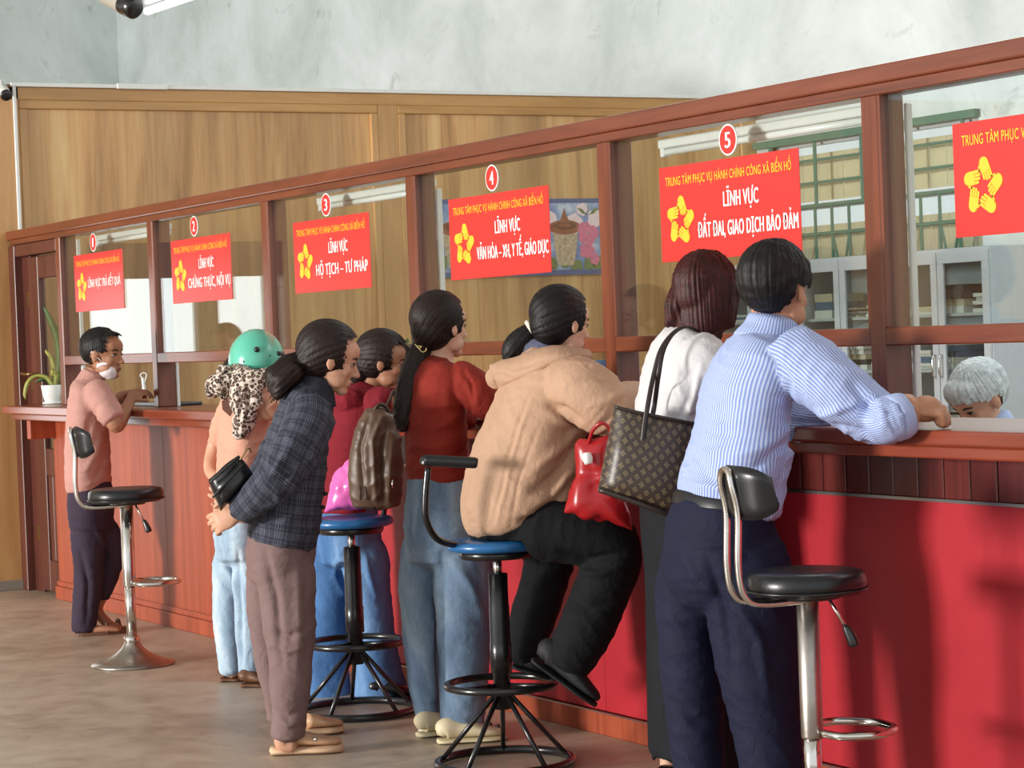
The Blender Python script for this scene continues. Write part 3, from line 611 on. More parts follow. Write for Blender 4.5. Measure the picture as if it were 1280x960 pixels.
# ------------------------------------------------------------------ people: tools
UPV = np.array([0, 0, 1.0])
RS = np.random.RandomState(5)
class Tube:
    """elliptic loft; st rows: world x,y,z, half-size along 'front', half-size across"""
    def __init__(s, st, front, n=24, sub=6):
        s.src = st; s.frontv = front; A = catmull(st, sub); s.P = A[:, :3]; s.a = np.maximum(A[:, 3], .002); s.b = np.maximum(A[:, 4], .002); m = len(A)
        T = np.gradient(s.P, axis=0); s.T = T/np.linalg.norm(T, axis=1)[:, None]
        e1 = np.empty_like(s.P); f = np.array(front, float)
        prev = None
        for i in range(m):
            h = f if prev is None else prev
            v = h-s.T[i]*np.dot(h, s.T[i])
            if np.linalg.norm(v) < .15 and prev is None:
                h = np.array([1.0, .3, .2]); v = h-s.T[i]*np.dot(h, s.T[i])
            e1[i] = _n(v); prev = e1[i]
            if np.linalg.norm(f-s.T[i]*np.dot(f, s.T[i])) > .35:
                e1[i] = _n(f-s.T[i]*np.dot(f, s.T[i]))
        s.e1 = e1; s.e2 = np.cross(s.T, e1)
        s.L = np.concatenate([[0], np.cumsum(np.linalg.norm(np.diff(s.P, axis=0), axis=1))])
        ang = np.linspace(0, 2*np.pi, n, endpoint=False); c, d = np.cos(ang), np.sin(ang)
        V = s.P[:, None]+s.a[:, None, None]*c[None, :, None]*s.e1[:, None]+s.b[:, None, None]*d[None, :, None]*s.e2[:, None]
        # rounded caps
        cap0 = s.P[0]-s.T[0]*min(s.a[0], s.b[0])*.5; cap1 = s.P[-1]+s.T[-1]*min(s.a[-1], s.b[-1])*.5
        s.V = np.vstack([V.reshape(-1, 3), cap0, cap1]); F = []
        for i in range(m-1):
            for k in range(n): F.append((i*n+k, i*n+(k+1) % n, (i+1)*n+(k+1) % n, (i+1)*n+k))
        q = m*n
        for k in range(n): F.append((k, q, (k+1) % n)); F.append(((m-1)*n+k, (m-1)*n+(k+1) % n, q+1))
        s.F = F
def ellipsoid(c, r, ax, n=20, m=12):
    """ax: 3x3 rows = local axes"""
    V = []; F = []; c = np.array(c, float)
    for j in range(m+1):
        t = math.pi*j/m
        for k in range(n):
            p = 2*math.pi*k/n; l = np.array([r[0]*math.sin(t)*math.cos(p), r[1]*math.sin(t)*math.sin(p), r[2]*math.cos(t)]); V.append(c+l@ax)
    for j in range(m):
        for k in range(n): F.append((j*n+k, (j+1)*n+k, (j+1)*n+(k+1) % n, j*n+(k+1) % n))
    return V, F
def eval_mods(name, V, F, voxel, smooth=2, ratio=1.0, fac=.5):
    me = bpy.data.meshes.new(name+'_raw'); me.from_pydata([tuple(map(float, v)) for v in V], [], [tuple(map(int, f)) for f in F]); me.update()
    ob = bpy.data.objects.new(name+'_raw', me); COL.objects.link(ob)
    r = ob.modifiers.new('r', 'REMESH'); r.mode = 'VOXEL'; r.voxel_size = voxel; r.adaptivity = 0
    if smooth: q = ob.modifiers.new('s', 'SMOOTH'); q.factor = fac; q.iterations = smooth
    if ratio < 1: d = ob.modifiers.new('d', 'DECIMATE'); d.ratio = ratio
    dg = bpy.context.evaluated_depsgraph_get(); out = bpy.data.meshes.new_from_object(ob.evaluated_get(dg)); out.name = name
    bpy.data.objects.remove(ob); bpy.data.meshes.remove(me); return out
def getco(me):
    a = np.empty(len(me.vertices)*3); me.vertices.foreach_get('co', a); return a.reshape(-1, 3)
def getno(me):
    a = np.empty(len(me.vertices)*3); me.vertices.foreach_get('normal', a); return a.reshape(-1, 3)
def waves(V, seed, k0, n=9, stretch=(1, 1, 1)):
    r = np.random.RandomState(seed); X = V*np.array(stretch); w = np.zeros(len(V))
    X = X+.03*np.stack([np.sin(9*X[:, 1]+4*X[:, 2]), np.sin(8*X[:, 2]+5*X[:, 0]), np.sin(7*X[:, 0]+6*X[:, 1])], 1)
    for i in range(n):
        d = r.normal(size=3); d /= np.linalg.norm(d); k = k0*(.6+1.3*r.rand()); w += np.sin(X@d*k+r.rand()*6.28)/(1+.5*i/n)
    return w/n**.5
class Fig:
    def __init__(s, D, front, label, name='person'):
        s.D = D; s.s = D/FPX; s.front = _n([front[0], front[1], 0]); s.side = np.array([s.front[1], -s.front[0], 0])   # side = the person's right
        s.label = label; s.name = name; s.root = None
    def P(s, px, py, dz=0): return at(px, py, s.D+dz*s.s)
    def st(s, p, r):                                # world point -> (px, py, dz, radius px) row
        q = pix(np.array([p]))[0]; return (q[0], q[1], (q[2]-s.D)/s.s, r)
    def rest(s, px, r_el, r_wr):
        """elbow, mid forearm and wrist of an arm laid on the worktop; px = column where the hand lies"""
        X = onY(px, 505, -.06)[0]; k = s.s
        return [s.st((X+.03, -.33, 1.19), r_el), s.st((X+.02, -.20, 1.126+max(r_el, r_wr)*k), (r_el+r_wr)/2), s.st((X, -.06, 1.124+r_wr*k), r_wr)], np.array([X, -.05, 1.146])
    def start(s, foot):
        s.root = empty(s.name, (foot[0], foot[1], 0), s.label, 'person'); return s.root
    def tube(s, st, n=24, sub=6, front=None):
        rows = []
        for q in st:
            p = s.P(*q[:3]); r = q[3:]; a = r[0]*s.s; b = (r[1] if len(r) > 1 else r[0])*s.s; rows.append([*p, a, b])
        return Tube(rows, s.front if front is None else front, n, sub)
    def wtube(s, st, n=24, sub=6, front=None):   # world points, metre radii
        return Tube([[*q[0], q[1], q[2] if len(q) > 2 else q[1]] for q in st], s.front if front is None else front, n, sub)
    def solid(s, name, parts, mat, voxel=.008, smooth=2, ratio=1.0, folds=(), noise=(0, 18, 1), parent=None, uv=False, stretch=(1, 1, 1), crease=None):
        if crease is None: crease = .0058 if (noise[0] >= .002 and any(isinstance(t, Tube) for t in parts) and stretch == (1, 1, 1) and name not in ('scarf_wrap', 'scarf_bow', 'ponytail')) else 0
        vf = [(t.V, t.F) if isinstance(t, Tube) else t for t in parts]
        V, F = join(vf); me = eval_mods(name, V, F, voxel, smooth, ratio)
        co = getco(me); no = getno(me)
        if uv or crease:
            ts = [t for t in parts if isinstance(t, Tube)]; best = np.full(len(co), 1e9); U = np.zeros(len(co)); W = np.zeros(len(co)); ID = np.zeros(len(co)); TH = np.zeros(len(co)); c2 = (co**2).sum(1)
            for ti, t in enumerate(ts):
                if uv and len(t.src) > 2: t = Tube(t.src, t.frontv, 8, 20)
                d2 = c2[:, None]+(t.P**2).sum(1)[None]-2*co@t.P.T; i = d2.argmin(1); r = co-t.P[i]
                x = (r*t.e1[i]).sum(1); y = (r*t.e2[i]).sum(1); ax = (r*t.T[i]).sum(1); q = np.hypot(x/t.a[i], y/t.b[i])+np.abs(ax)/np.maximum(t.a[i], t.b[i])*.6
                g = q < best; best[g] = q[g]; rm = .5*(np.mean(t.a)+np.mean(t.b)); th = np.arctan2(y, x); TH[g] = th[g]
                U[g] = (th*rm)[g]; W[g] = (t.L[i]+ax)[g]; ID[g] = ti
            if uv: at_ = me.attributes.new('cloth_uv', 'FLOAT_VECTOR', 'POINT'); at_.data.foreach_set('vector', np.stack([U, W, ID], 1).ravel())
        d = np.zeros(len(co))
        if crease:
            rs = np.random.RandomState(noise[2]); 
            for lam, am in ((.105, 1.0), (.065, .8), (.042, .5)):
                f1, f2, f3, f4 = rs.rand(4)*6.28; mm = rs.choice([-2, -1, 1, 2]); ph = math.pi*W/lam*1.0+mm*np.sin(TH+f1+ID)*1.1+1.3*np.sin(2*TH+f2+1.7*ID)+.9*np.sin(W*14+f3)
                mask = np.clip(.45+.9*np.sin(9*W+2*TH+f4+ID)*np.sin(3*TH+5*W+f1), 0, 1); d += crease*am*mask*((1-np.abs(np.sin(ph)))**1.4-.35)
        if noise[0]: d += noise[0]*1.3*waves(co, noise[2], noise[1], stretch=stretch)
        if folds:
            q = pix(co); face = np.clip(-(no@(RW[:, 2]))*1.5+.2, 0, 1)
            for pts, w, amp in folds:
                best = np.full(len(co), 1e9); tt = np.zeros(len(co)); pts = np.array(pts, float); nseg = len(pts)-1
                for k in range(nseg):
                    a, b = pts[k], pts[k+1]; ab = b-a; t = np.clip(((q[:, :2]-a)@ab)/(ab@ab), 0, 1); dd = np.linalg.norm(q[:, :2]-a-t[:, None]*ab, axis=1); g = dd < best; best[g] = dd[g]; tt[g] = (k+t[g])/nseg
                d += 1.55*amp*s.s*np.exp(-(best/w)**2)*np.sin(np.pi*np.clip(tt*.92+.04, 0, 1))**.6*face
        if noise[0] or folds: co = co+no*d[:, None]; me.vertices.foreach_set('co', co.ravel()); me.update()
        return link(name, me, mat, parent or s.root, True)
    def raw(s, name, parts, mat, parent=None, smooth=True):
        V, F = join([(t.V, t.F) if isinstance(t, Tube) else t for t in parts]); return from_vf(name, V, F, mat, parent or s.root, smooth)
    def head(s, c, H, yaw, pitch=0, roll=0, female=True):
        """c = world centre (mid chin-crown), H metres, yaw = degrees from the screen-right direction towards 'away'"""
        y = math.radians(yaw); fw = RDIR*math.cos(y)+FDIR*math.sin(y); p = math.radians(pitch)
        f = fw*math.cos(p)+UPV*math.sin(p); up = UPV*math.cos(p)-fw*math.sin(p); lf = np.cross(up, f)
        if roll: 
            r = math.radians(roll); up, lf = up*math.cos(r)+lf*math.sin(r), lf*math.cos(r)-up*math.sin(r)
        ax = np.array([f, lf, up]); s.hax = ax; s.hc = np.array(c, float); s.H = H
        G = lambda x, yy, z: s.hc+(np.array([x, yy, z])*H)@ax
        s.G = G; E = lambda cc, rr, n=20, m=12: ellipsoid(G(*cc), [q*H for q in rr], ax, n, m)
        jw = .93 if female else 1.04
        parts = [E((-.06, 0, .13), (.425, .335, .37), 28, 18), E((.08, 0, -.10), (.275, .265, .34)), E((.10, 0, -.27), (.22, .215*jw, .18)), E((.255, 0, -.405), (.095, .105*jw, .08)), E((.18, 0, .17), (.22, .25, .2)),
                 E((.285, 0, .045), (.085, .20, .05)), E((.215, .14, -.10), (.115, .10, .12)), E((.215, -.14, -.10), (.115, .10, .12)), E((.12, .20*jw, -.27), (.14, .06, .12)), E((.12, -.20*jw, -.27), (.14, .06, .12)),
                 E((.425, 0, -.135), (.055, .05, .042)), E((.39, .045, -.15), (.04, .03, .03)), E((.39, -.045, -.15), (.04, .03, .03)),
                 E((.345, 0, -.255), (.048, .085, .024)), E((.338, 0, -.302), (.045, .078, .026)), E((.30, 0, -.28), (.06, .11, .08))]
        nb = Tube([[*G(.33, 0, .05), .03*H, .034*H], [*G(.385, 0, -.05), .035*H, .036*H], [*G(.425, 0, -.13), .045*H, .045*H]], f, 10, 4); parts.append(nb)
        for sg in (1, -1):
            e = ellipsoid(G(-.01, sg*.335, -.03), (.075*H, .028*H, .125*H), np.array([_n(f*.95-lf*sg*.3), _n(lf*.95+f*sg*.3), up])); parts.append(e)
            parts.append(E((.0, sg*.318, -.12), (.035, .028, .04), 10, 8))
        return parts
    def eyes(s, brow='#1d1512', iris='#20130d'):
        G, H, ax = s.G, s.H, s.hax; B = plain('brow_'+brow[1:], brow, .7); W = plain('eye_white', '#b9aca4', .3); I = plain('iris_'+iris[1:], iris, .2); LID = plain('lash_line', '#1a1210', .6)
        for sg in (1, -1):
            e = from_vf('eye', *ellipsoid(G(.300, sg*.13, .0), (.044*H, .058*H, .021*H), ax, 14, 10), W, s.root, True)
            from_vf('iris', *ellipsoid(G(.330, sg*.135, .0), (.018*H, .027*H, .021*H), ax, 12, 8), I, e, True)
            t = Tube([[*G(.335, sg*.065, .005), .006*H, .006*H], [*G(.348, sg*.125, .022), .012*H, .012*H], [*G(.315, sg*.20, .012), .006*H, .006*H]], ax[0], 8, 5); from_vf('eyelid', t.V, t.F, LID, s.root, True)
            t = Tube([[*G(.362, sg*.05, .085), .010*H, .014*H], [*G(.358, sg*.13, .108), .012*H, .016*H], [*G(.295, sg*.215, .085), .005*H, .007*H]], ax[0], 8, 5); from_vf('eyebrow', t.V, t.F, B, s.root, True)
    def lips(s, hexc='#a0524a'):
        G, H, ax = s.G, s.H, s.hax; m = plain('lips_'+hexc[1:], hexc, .45)
        V, F = join([ellipsoid(G(.362, 0, -.262), (.038*H, .082*H, .017*H), ax, 16, 8), ellipsoid(G(.352, 0, -.298), (.038*H, .072*H, .02*H), ax, 16, 8)]); from_vf('lips', V, F, m, s.root, True)
    def hand(s, wrist, d, nrm, L=.175, curl=.6, thumb=1, spread=.06, fist=False):
        """wrist point, d = pointing direction, nrm = back-of-hand normal; returns tubes; thumb=+1/-1 picks the side"""
        w = np.array(wrist, float); d = _n(d); n = _n(np.array(nrm, float)-d*np.dot(nrm, d)); t = np.cross(d, n)*thumb
        pl = L*.52; T = []
        T.append(Tube([[*(w-d*.03), .021, .026], [*(w+d*.01), .020, .029], [*(w+d*pl*.5), .0175, .040], [*(w+d*pl*.92), .0135, .040], [*(w+d*pl*1.04), .008, .034]], n, 18, 4))
        lens = (.43, .49, .45, .35)
        for k in range(4):
            off = (.030-.0205*k); dd = _n(d+t*(spread*(1.5-k))); b = w+d*pl*(.93-.02*abs(k-1.2))+t*off; l = lens[k]*L; c = curl*(1+.08*k); pts = [b-dd*.02]; a = 0; p = b.copy(); pts.append(p.copy())
            for seg, fr in ((.46, .55), (.31, 1.0), (.23, .8)):
                a += c*fr; p = p+l*seg*(dd*math.cos(a)-n*math.sin(a)); pts.append(p.copy())
            rr = (.0088, .0092, .0086, .0080, .0058); T.append(Tube([[*q, r*L/.175, r*L/.175] for q, r in zip(pts, rr)], t, 10, 3))
        b = w+d*pl*.16+t*.026; td = _n(d*.62+t*.72-n*.25); p1 = b+td*.036; p2 = p1+_n(d*.85+t*.30-n*.35)*.034; p3 = p2+_n(d*.95-n*.4-t*(.25 if curl > .5 else 0))*.026
        T.append(Tube([[*(b-td*.012), .013, .013], [*b, .0125, .0125], [*p1, .0105, .0105], [*p2, .0095, .0095], [*p3, .006, .006]], n, 10, 3))
        return T
def skin(name, hexc):
    t = NT(name); v = t.coord(); f = t.noise(v, 22, 4); c = rgb(hexc); t.base(t.ramp(f, [(.3, tuple(x*.9 for x in c[:3])+(1,)), (.7, tuple(min(1, x*1.07) for x in c[:3])+(1,))])); t.setv(Roughness=.5)
    t.b.inputs['Subsurface Weight'].default_value = .12; t.b.inputs['Subsurface Radius'].default_value = (.012, .004, .002); t.b.inputs['Subsurface Scale'].default_value = 1.0
    t.bump(t.noise(v, 160, 3), .08, .002); return t.m
SK_A = skin('skin_tan', '#c08a6a'); SK_B = skin('skin_light', '#dcab92'); SK_C = skin('skin_brown', '#ab785b'); SK_D = skin('skin_warm', '#d09c80')
def cloth(name, hexc, var=.12, rough=.85, bscale=260, bstr=.25, vscale=9, wr=.0, sheen=.2):
    t = NT(name); v = t.coord(); c = rgb(hexc); f = t.noise(v, vscale, 5, .6)
    t.base(t.ramp(f, [(.3, tuple(x*(1-var) for x in c[:3])+(1,)), (.7, tuple(min(1, x*(1+var)) for x in c[:3])+(1,))])); t.setv(Roughness=rough)
    t.b.inputs['Specular IOR Level'].default_value = .25
    h = t.noise(v, bscale, 2); 
    if wr: h = t.math('ADD', t.math('MULTIPLY', t.noise(v, 26, 4, .55, .8), wr), t.math('MULTIPLY', h, .12))
    t.bump(h, .55 if wr else bstr, .010 if wr else .0015); return t.m
def hairmat(name, hexc, hi, rough=.48):
    t = NT(name); v = t.coord(); f = t.noise(v, 60, 4); t.base(t.ramp(f, [(.3, rgb(hexc)), (.72, rgb(hi))])); t.setv(Roughness=rough); t.b.inputs['Specular IOR Level'].default_value = .3; t.bump(t.noise(v, 220, 3), .5, .003); return t.m
HR_BLK = hairmat('hair_black', '#0d0b0c', '#1c1718'); HR_DKB = hairmat('hair_dark_brown', '#17100e', '#2d1e1a'); HR_AUB = hairmat('hair_auburn', '#260c0c', '#4c1b18'); HR_GRY = hairmat('hair_grey', '#a9b6b9', '#dfe9eb', .5)
def comb(me_obj, axis_o, axis_d, amp=.0022, freq=34, seed=1, power=1.0):
    """strand grooves that radiate round an axis (through the knot or the crown)"""
    me = me_obj.data; co = getco(me); no = getno(me); d = _n(axis_d); u = _n(np.cross(d, [.3, .5, .8])); w = np.cross(d, u); r = co-np.array(axis_o)
    th = np.arctan2(r@w, r@u); rs = np.random.RandomState(seed); g = np.zeros(len(co))
    z = r@d
    for k in range(8):
        fq = int(freq*(.5+2.2*rs.rand())); g += np.sin(fq*th+rs.rand()*6.28+(3+4*rs.rand())*z*3)*(.5+.5*rs.rand())
    rad = np.linalg.norm(r-np.outer(z, d), axis=1); fade = np.clip(rad/.03, 0, 1)
    co = co+no*(amp*.72*g/2.2*fade)[:, None]; me.vertices.foreach_set('co', co.ravel()); me.update()
def clip_cap(fig, thick=.022, low=-.02, rz=.27):
    """hair cap: ellipsoids hugging the skull, hairline in front at 'fore' (head units)"""
    G, H, ax = fig.G, fig.H, fig.hax; k = thick/H
    return [ellipsoid(G(-.085, 0, .155), [(.415+k*.9)*H, (.335+k*.7)*H, (.36+k)*H], ax, 30, 20), ellipsoid(G(-.20, 0, low), [(.27+k)*H, (.295+k*.4)*H, (rz+k)*H], ax, 24, 16)]
def cut_front(fig, obj, planes):
    """remove cap faces on the face side: keep where any-plane test fails; planes = list of (point, normal) in head units; a vertex is cut when in front of all"""
    me = obj.data; bm = bmesh.new(); bm.from_mesh(me); G, ax = fig.G, fig.hax
    pl = [(G(*p), _n(np.array(n)@ax)) for p, n in planes]
    H = fig.H; kill = []
    for f in bm.faces:
        c = np.array(f.calc_center_median()); l = (ax@(c-fig.hc))/H; j = .011*H*(math.sin(58*l[1]+9*l[2])+math.sin(97*l[1]+1+31*l[0])+math.sin(71*l[2]+40*l[0]))   # ragged hairline
        if all(np.dot(c-p, n) > j for p, n in pl): kill.append(f)
    bmesh.ops.delete(bm, geom=kill, context='FACES'); bm.to_mesh(me); bm.free()
SHOE_CACHE = {}
def shoe(f, heel, toe, w, h, mat, sole=None, name='shoe', open_heel=False, th=.018, flat=.5):
    """heel and toe: points on the floor (world); builds an upper and a sole"""
    heel = np.array(heel, float); toe = np.array(toe, float); d = toe-heel; L = np.linalg.norm(d); d /= L; up = UPV if abs(d[2]) < .3 else _n(UPV-d*np.dot(UPV, d)); sd = np.cross(up, d)
    prof = [(.02, .55, .55), (.10, .82, .95), (.28, .80, .92), (.45, .95, .80), (.62, 1.08, .60), (.80, 1.05, .45), (.93, .75, .34), (.985, .35, .22)]
    rows = [[*(heel+d*L*t+up*(th+h*hh*.5)), h*hh*.5, w*ww*.5] for t, ww, hh in prof]
    if open_heel: rows = rows[2:]
    up_ = Tube(rows, up, 20, 4); o = from_vf(name, up_.V, up_.F, mat, f.root, True)
    so = Tube([[*(heel+d*L*t+up*(th*.5+.001)), th*.5, w*.54*ww] for t, ww in ((-.01, .45), (.03, .72), (.12, .86), (.3, .86), (.5, .96), (.66, 1.1), (.82, 1.04), (.93, .78), (.99, .45), (1.01, .2))], up, 22, 4); from_vf('sole', so.V, so.F, sole or mat, o, True)
    return o
# ------------------------------------------------------------------ man in the striped shirt
def stripe_mat(name, base, line, per, duty=.5, rough=.75):
    t = NT(name); a = t.attr('cloth_uv'); sp = t.n('ShaderNodeSeparateXYZ'); t.l(a.outputs['Vector'], sp.inputs[0]); v = t.coord()
    u = t.math('ADD', sp.outputs[0], t.math('MULTIPLY', t.math('SUBTRACT', t.noise(v, 4, 2), .5), .004))
    w = t.math('FRACT', t.math('DIVIDE', t.math('ADD', u, 5.0), per)); s_ = t.math('ABSOLUTE', t.math('SUBTRACT', w, .5))
    fac = t.ramp(s_, [(duty*.5-.07, (0, 0, 0)), (duty*.5+.07, (1, 1, 1))])
    t.base(t.mix(fac, rgb(base), rgb(line))); t.setv(Roughness=rough); t.b.inputs['Specular IOR Level'].default_value = .3
    t.bump(t.math('ADD', t.math('MULTIPLY', t.noise(v, 24, 4, .55, .8), 1.0), t.math('MULTIPLY', t.noise(v, 260, 2), .1)), .3, .006); return t.m
def man8():
    f = Fig(6.70, (.30, .95), 'man in a blue pinstriped shirt and navy trousers leaning on the counter'); P = f.P
    fl = onZ(868, 1030, 0); fr_ = onZ(968, 1046, 0); f.start((fl+fr_)/2)
    hand_p = onZ(1162, 516, 1.165)
    DH = (depth(hand_p)-f.D)/f.s
    # --- skin
    parts = f.head(P(972, 364, 0), .246, 48, -6, 0, female=False)
    parts += [f.tube([(966, 385, 6, 26), (962, 412, 6, 27), (958, 440, 6, 34)])]
    parts += [f.tube([(958, 445, 6, 34, 60), (935, 520, 0, 40, 56), (905, 620, 0, 44, 60), (898, 690, 0, 44, 58)])]
    parts += [f.tube([(1003, 455, -70, 26), (1050, 500, -100, 24), (1090, 530, -92, 20)]), f.tube([(1090, 530, -92, 20), (1122, 518, DH-6, 23), (1132, 514, DH-4, 21), (1142, 512, DH-2, 19)])]
    w = P(1137, 510, DH); parts += f.hand(w, RDIR*.9-FDIR*.15-UPV*.12, UPV*.95-FDIR*.3, .185, 1.85, -1)+[ellipsoid(P(1157, 511, DH), (.046, .040, .037), np.array([RDIR, FDIR, UPV]))]
    parts += [f.tube([(868, 690, 45, 34), (862, 850, 40, 26), (872, 1015, 40, 18)]), f.tube([(935, 700, -40, 34), (950, 850, -45, 26), (966, 1030, -45, 18)])]
    f.solid('body', parts, SK_A, .0045, 2, .45)
    # --- shirt
    SH = stripe_mat('blue_pinstripe_cotton', '#7e92ca', '#bfcae8', .0088, .5)
    torso = f.tube([(962, 418, 4, 34, 40), (956, 432, 4, 40, 66), (946, 455, 2, 48, 90), (934, 490, 0, 54, 94), (926, 540, -2, 56, 92), (917, 590, -4, 60, 92), (909, 614, -4, 61, 90), (907, 624, -4, 58, 86)], 40, 6)
    tail = f.tube([(950, 560, -30, 40, 46), (945, 600, -34, 38, 44), (944, 635, -34, 34, 42), (945, 648, -34, 30, 38)], 30, 5)
    sl = f.tube([(985, 448, -48, 42), (1012, 462, -72, 43), (1045, 487, -96, 40), (1078, 512, -102, 36), (1098, 523, -92, 32), (1114, 525, DH-12, 27), (1129, 519, DH-6, 25)], 30, 6)
    sl2 = f.tube([(925, 450, 58, 36), (940, 480, 95, 34), (985, 520, 105, 30), (1030, 528, 110, 26)], 24, 6)
    fd = [([(990, 520), (1030, 518), (1085, 500)], 5, 3.2), ([(990, 528), (1040, 532), (1080, 540)], 4, -3.0), ([(1062, 478), (1085, 508), (1090, 540)], 5, -2.6), ([(1078, 480), (1100, 505), (1105, 540)], 5, 3),
          ([(885, 470), (905, 520), (910, 560)], 9, -1.6), ([(990, 535), (955, 560), (915, 570)], 7, 3), ([(985, 550), (945, 585), (900, 592)], 6, -3), ([(975, 580), (930, 610), (880, 612)], 7, 2.6), ([(868, 560), (880, 590), (905, 605)], 6, -2.4), ([(960, 440), (985, 470), (988, 520)], 4, -2.4), ([(848, 600), (870, 606), (900, 610)], 4, 2)]
    sh = f.solid('shirt', [torso, tail, sl, sl2], SH, .0065, 4, 1, fd, (.0022, 26, 3), uv=True)
    cuff = f.tube([(1116, 524, DH-11, 28), (1126, 520, DH-6, 28.5), (1134, 517, DH-4, 26)], 24, 4); f.raw('cuff', [cuff], plain('cuff_pale_blue', '#a5b4dc', .75), sh)
    col = f.tube([(957, 432, 3, 43, 46), (963, 416, 4, 37, 40), (966, 402, 5, 33, 36), (967, 397, 5, 31, 34)], 32, 5); f.solid('collar', [col], stripe_mat('collar_stripe', '#7e92ca', '#bfcae8', .0088, .5), .005, 1, 1, (), (0, 1, 1), sh, True)
    # --- trousers, belt
    TR = cloth('navy_wool', '#141830', .12, .75, 300, .2, 9, .8)
    hips = f.tube([(905, 622, -2, 56, 82), (902, 650, -2, 66, 88), (901, 690, 0, 72, 92), (904, 725, 0, 70, 88), (906, 752, 0, 56, 74)], 36, 6)
    l1 = f.tube([(885, 655, 30, 24), (876, 690, 36, 46), (868, 740, 42, 50), (864, 800, 42, 42), (868, 880, 42, 38), (874, 960, 42, 34), (878, 1012, 42, 32)], 28, 6)
    l2 = f.tube([(915, 655, -25, 26), (925, 690, -32, 54), (938, 750, -38, 58), (945, 820, -40, 52), (955, 890, -42, 45), (965, 960, -42, 39), (970, 1030, -42, 33)], 28, 6)
    fd = [([(850, 690), (875, 730), (905, 745)], 6, 2.6), ([(885, 700), (905, 760), (915, 850)], 6, -4), ([(835, 770), (855, 790), (880, 795)], 6, 2.4), ([(925, 760), (950, 800), (960, 870)], 7, 3), ([(845, 880), (870, 900), (890, 900)], 7, -2.5), ([(860, 690), (905, 688), (925, 690)], 3, -1.6)]
    tr = f.solid('trousers', [hips, l1, l2], TR, .0075, 9, 1, fd, (.0025, 20, 8), crease=.0036)
    belt = f.tube([(906, 623, -2, 60, 88), (905, 629, -2, 62, 89.5), (904.5, 634, -2, 63, 90)], 48, 3); b = f.raw('belt', [belt], plain('black_leather', '#15151a', .35), tr)
    for sg, (h0, t0) in ((1, ((862, 1022), (905, 1022))), (-1, ((952, 1044), (1002, 1040)))): shoe(f, onZ(*h0, 0), onZ(*t0, 0), .095, .075, plain('black_shoe_leather', '#121214', .3), plain('shoe_sole', '#2a2622', .7))
    # --- hair
    hp = clip_cap(f, .022, .10, .22)
    G = f.G; H = f.H; ax = f.hax
    hp += [ellipsoid(G(.13, 0, .30), [.30*H, .30*H, .19*H], ax), ellipsoid(G(.02, .22, .14), [.24*H, .15*H, .2*H], ax), ellipsoid(G(.02, -.22, .14), [.24*H, .15*H, .2*H], ax), ellipsoid(G(-.27, 0, -.06), [.175*H, .20*H, .19*H], ax)]
    ho = f.solid('hair', hp, HR_BLK, .0045, 3, 1, (), (.0016, 90, 4)); cut_front(f, ho, [((.30, 0, .12), (1, 0, -.5))]); cut_front(f, ho, [((-.13, 0, 0), (1, 0, -.15)), ((0, 0, .05), (0, 0, -1))]); comb(ho, G(-.12, 0, .3), ax[2], .0022, 40, 2)
    return f
M8 = man8()
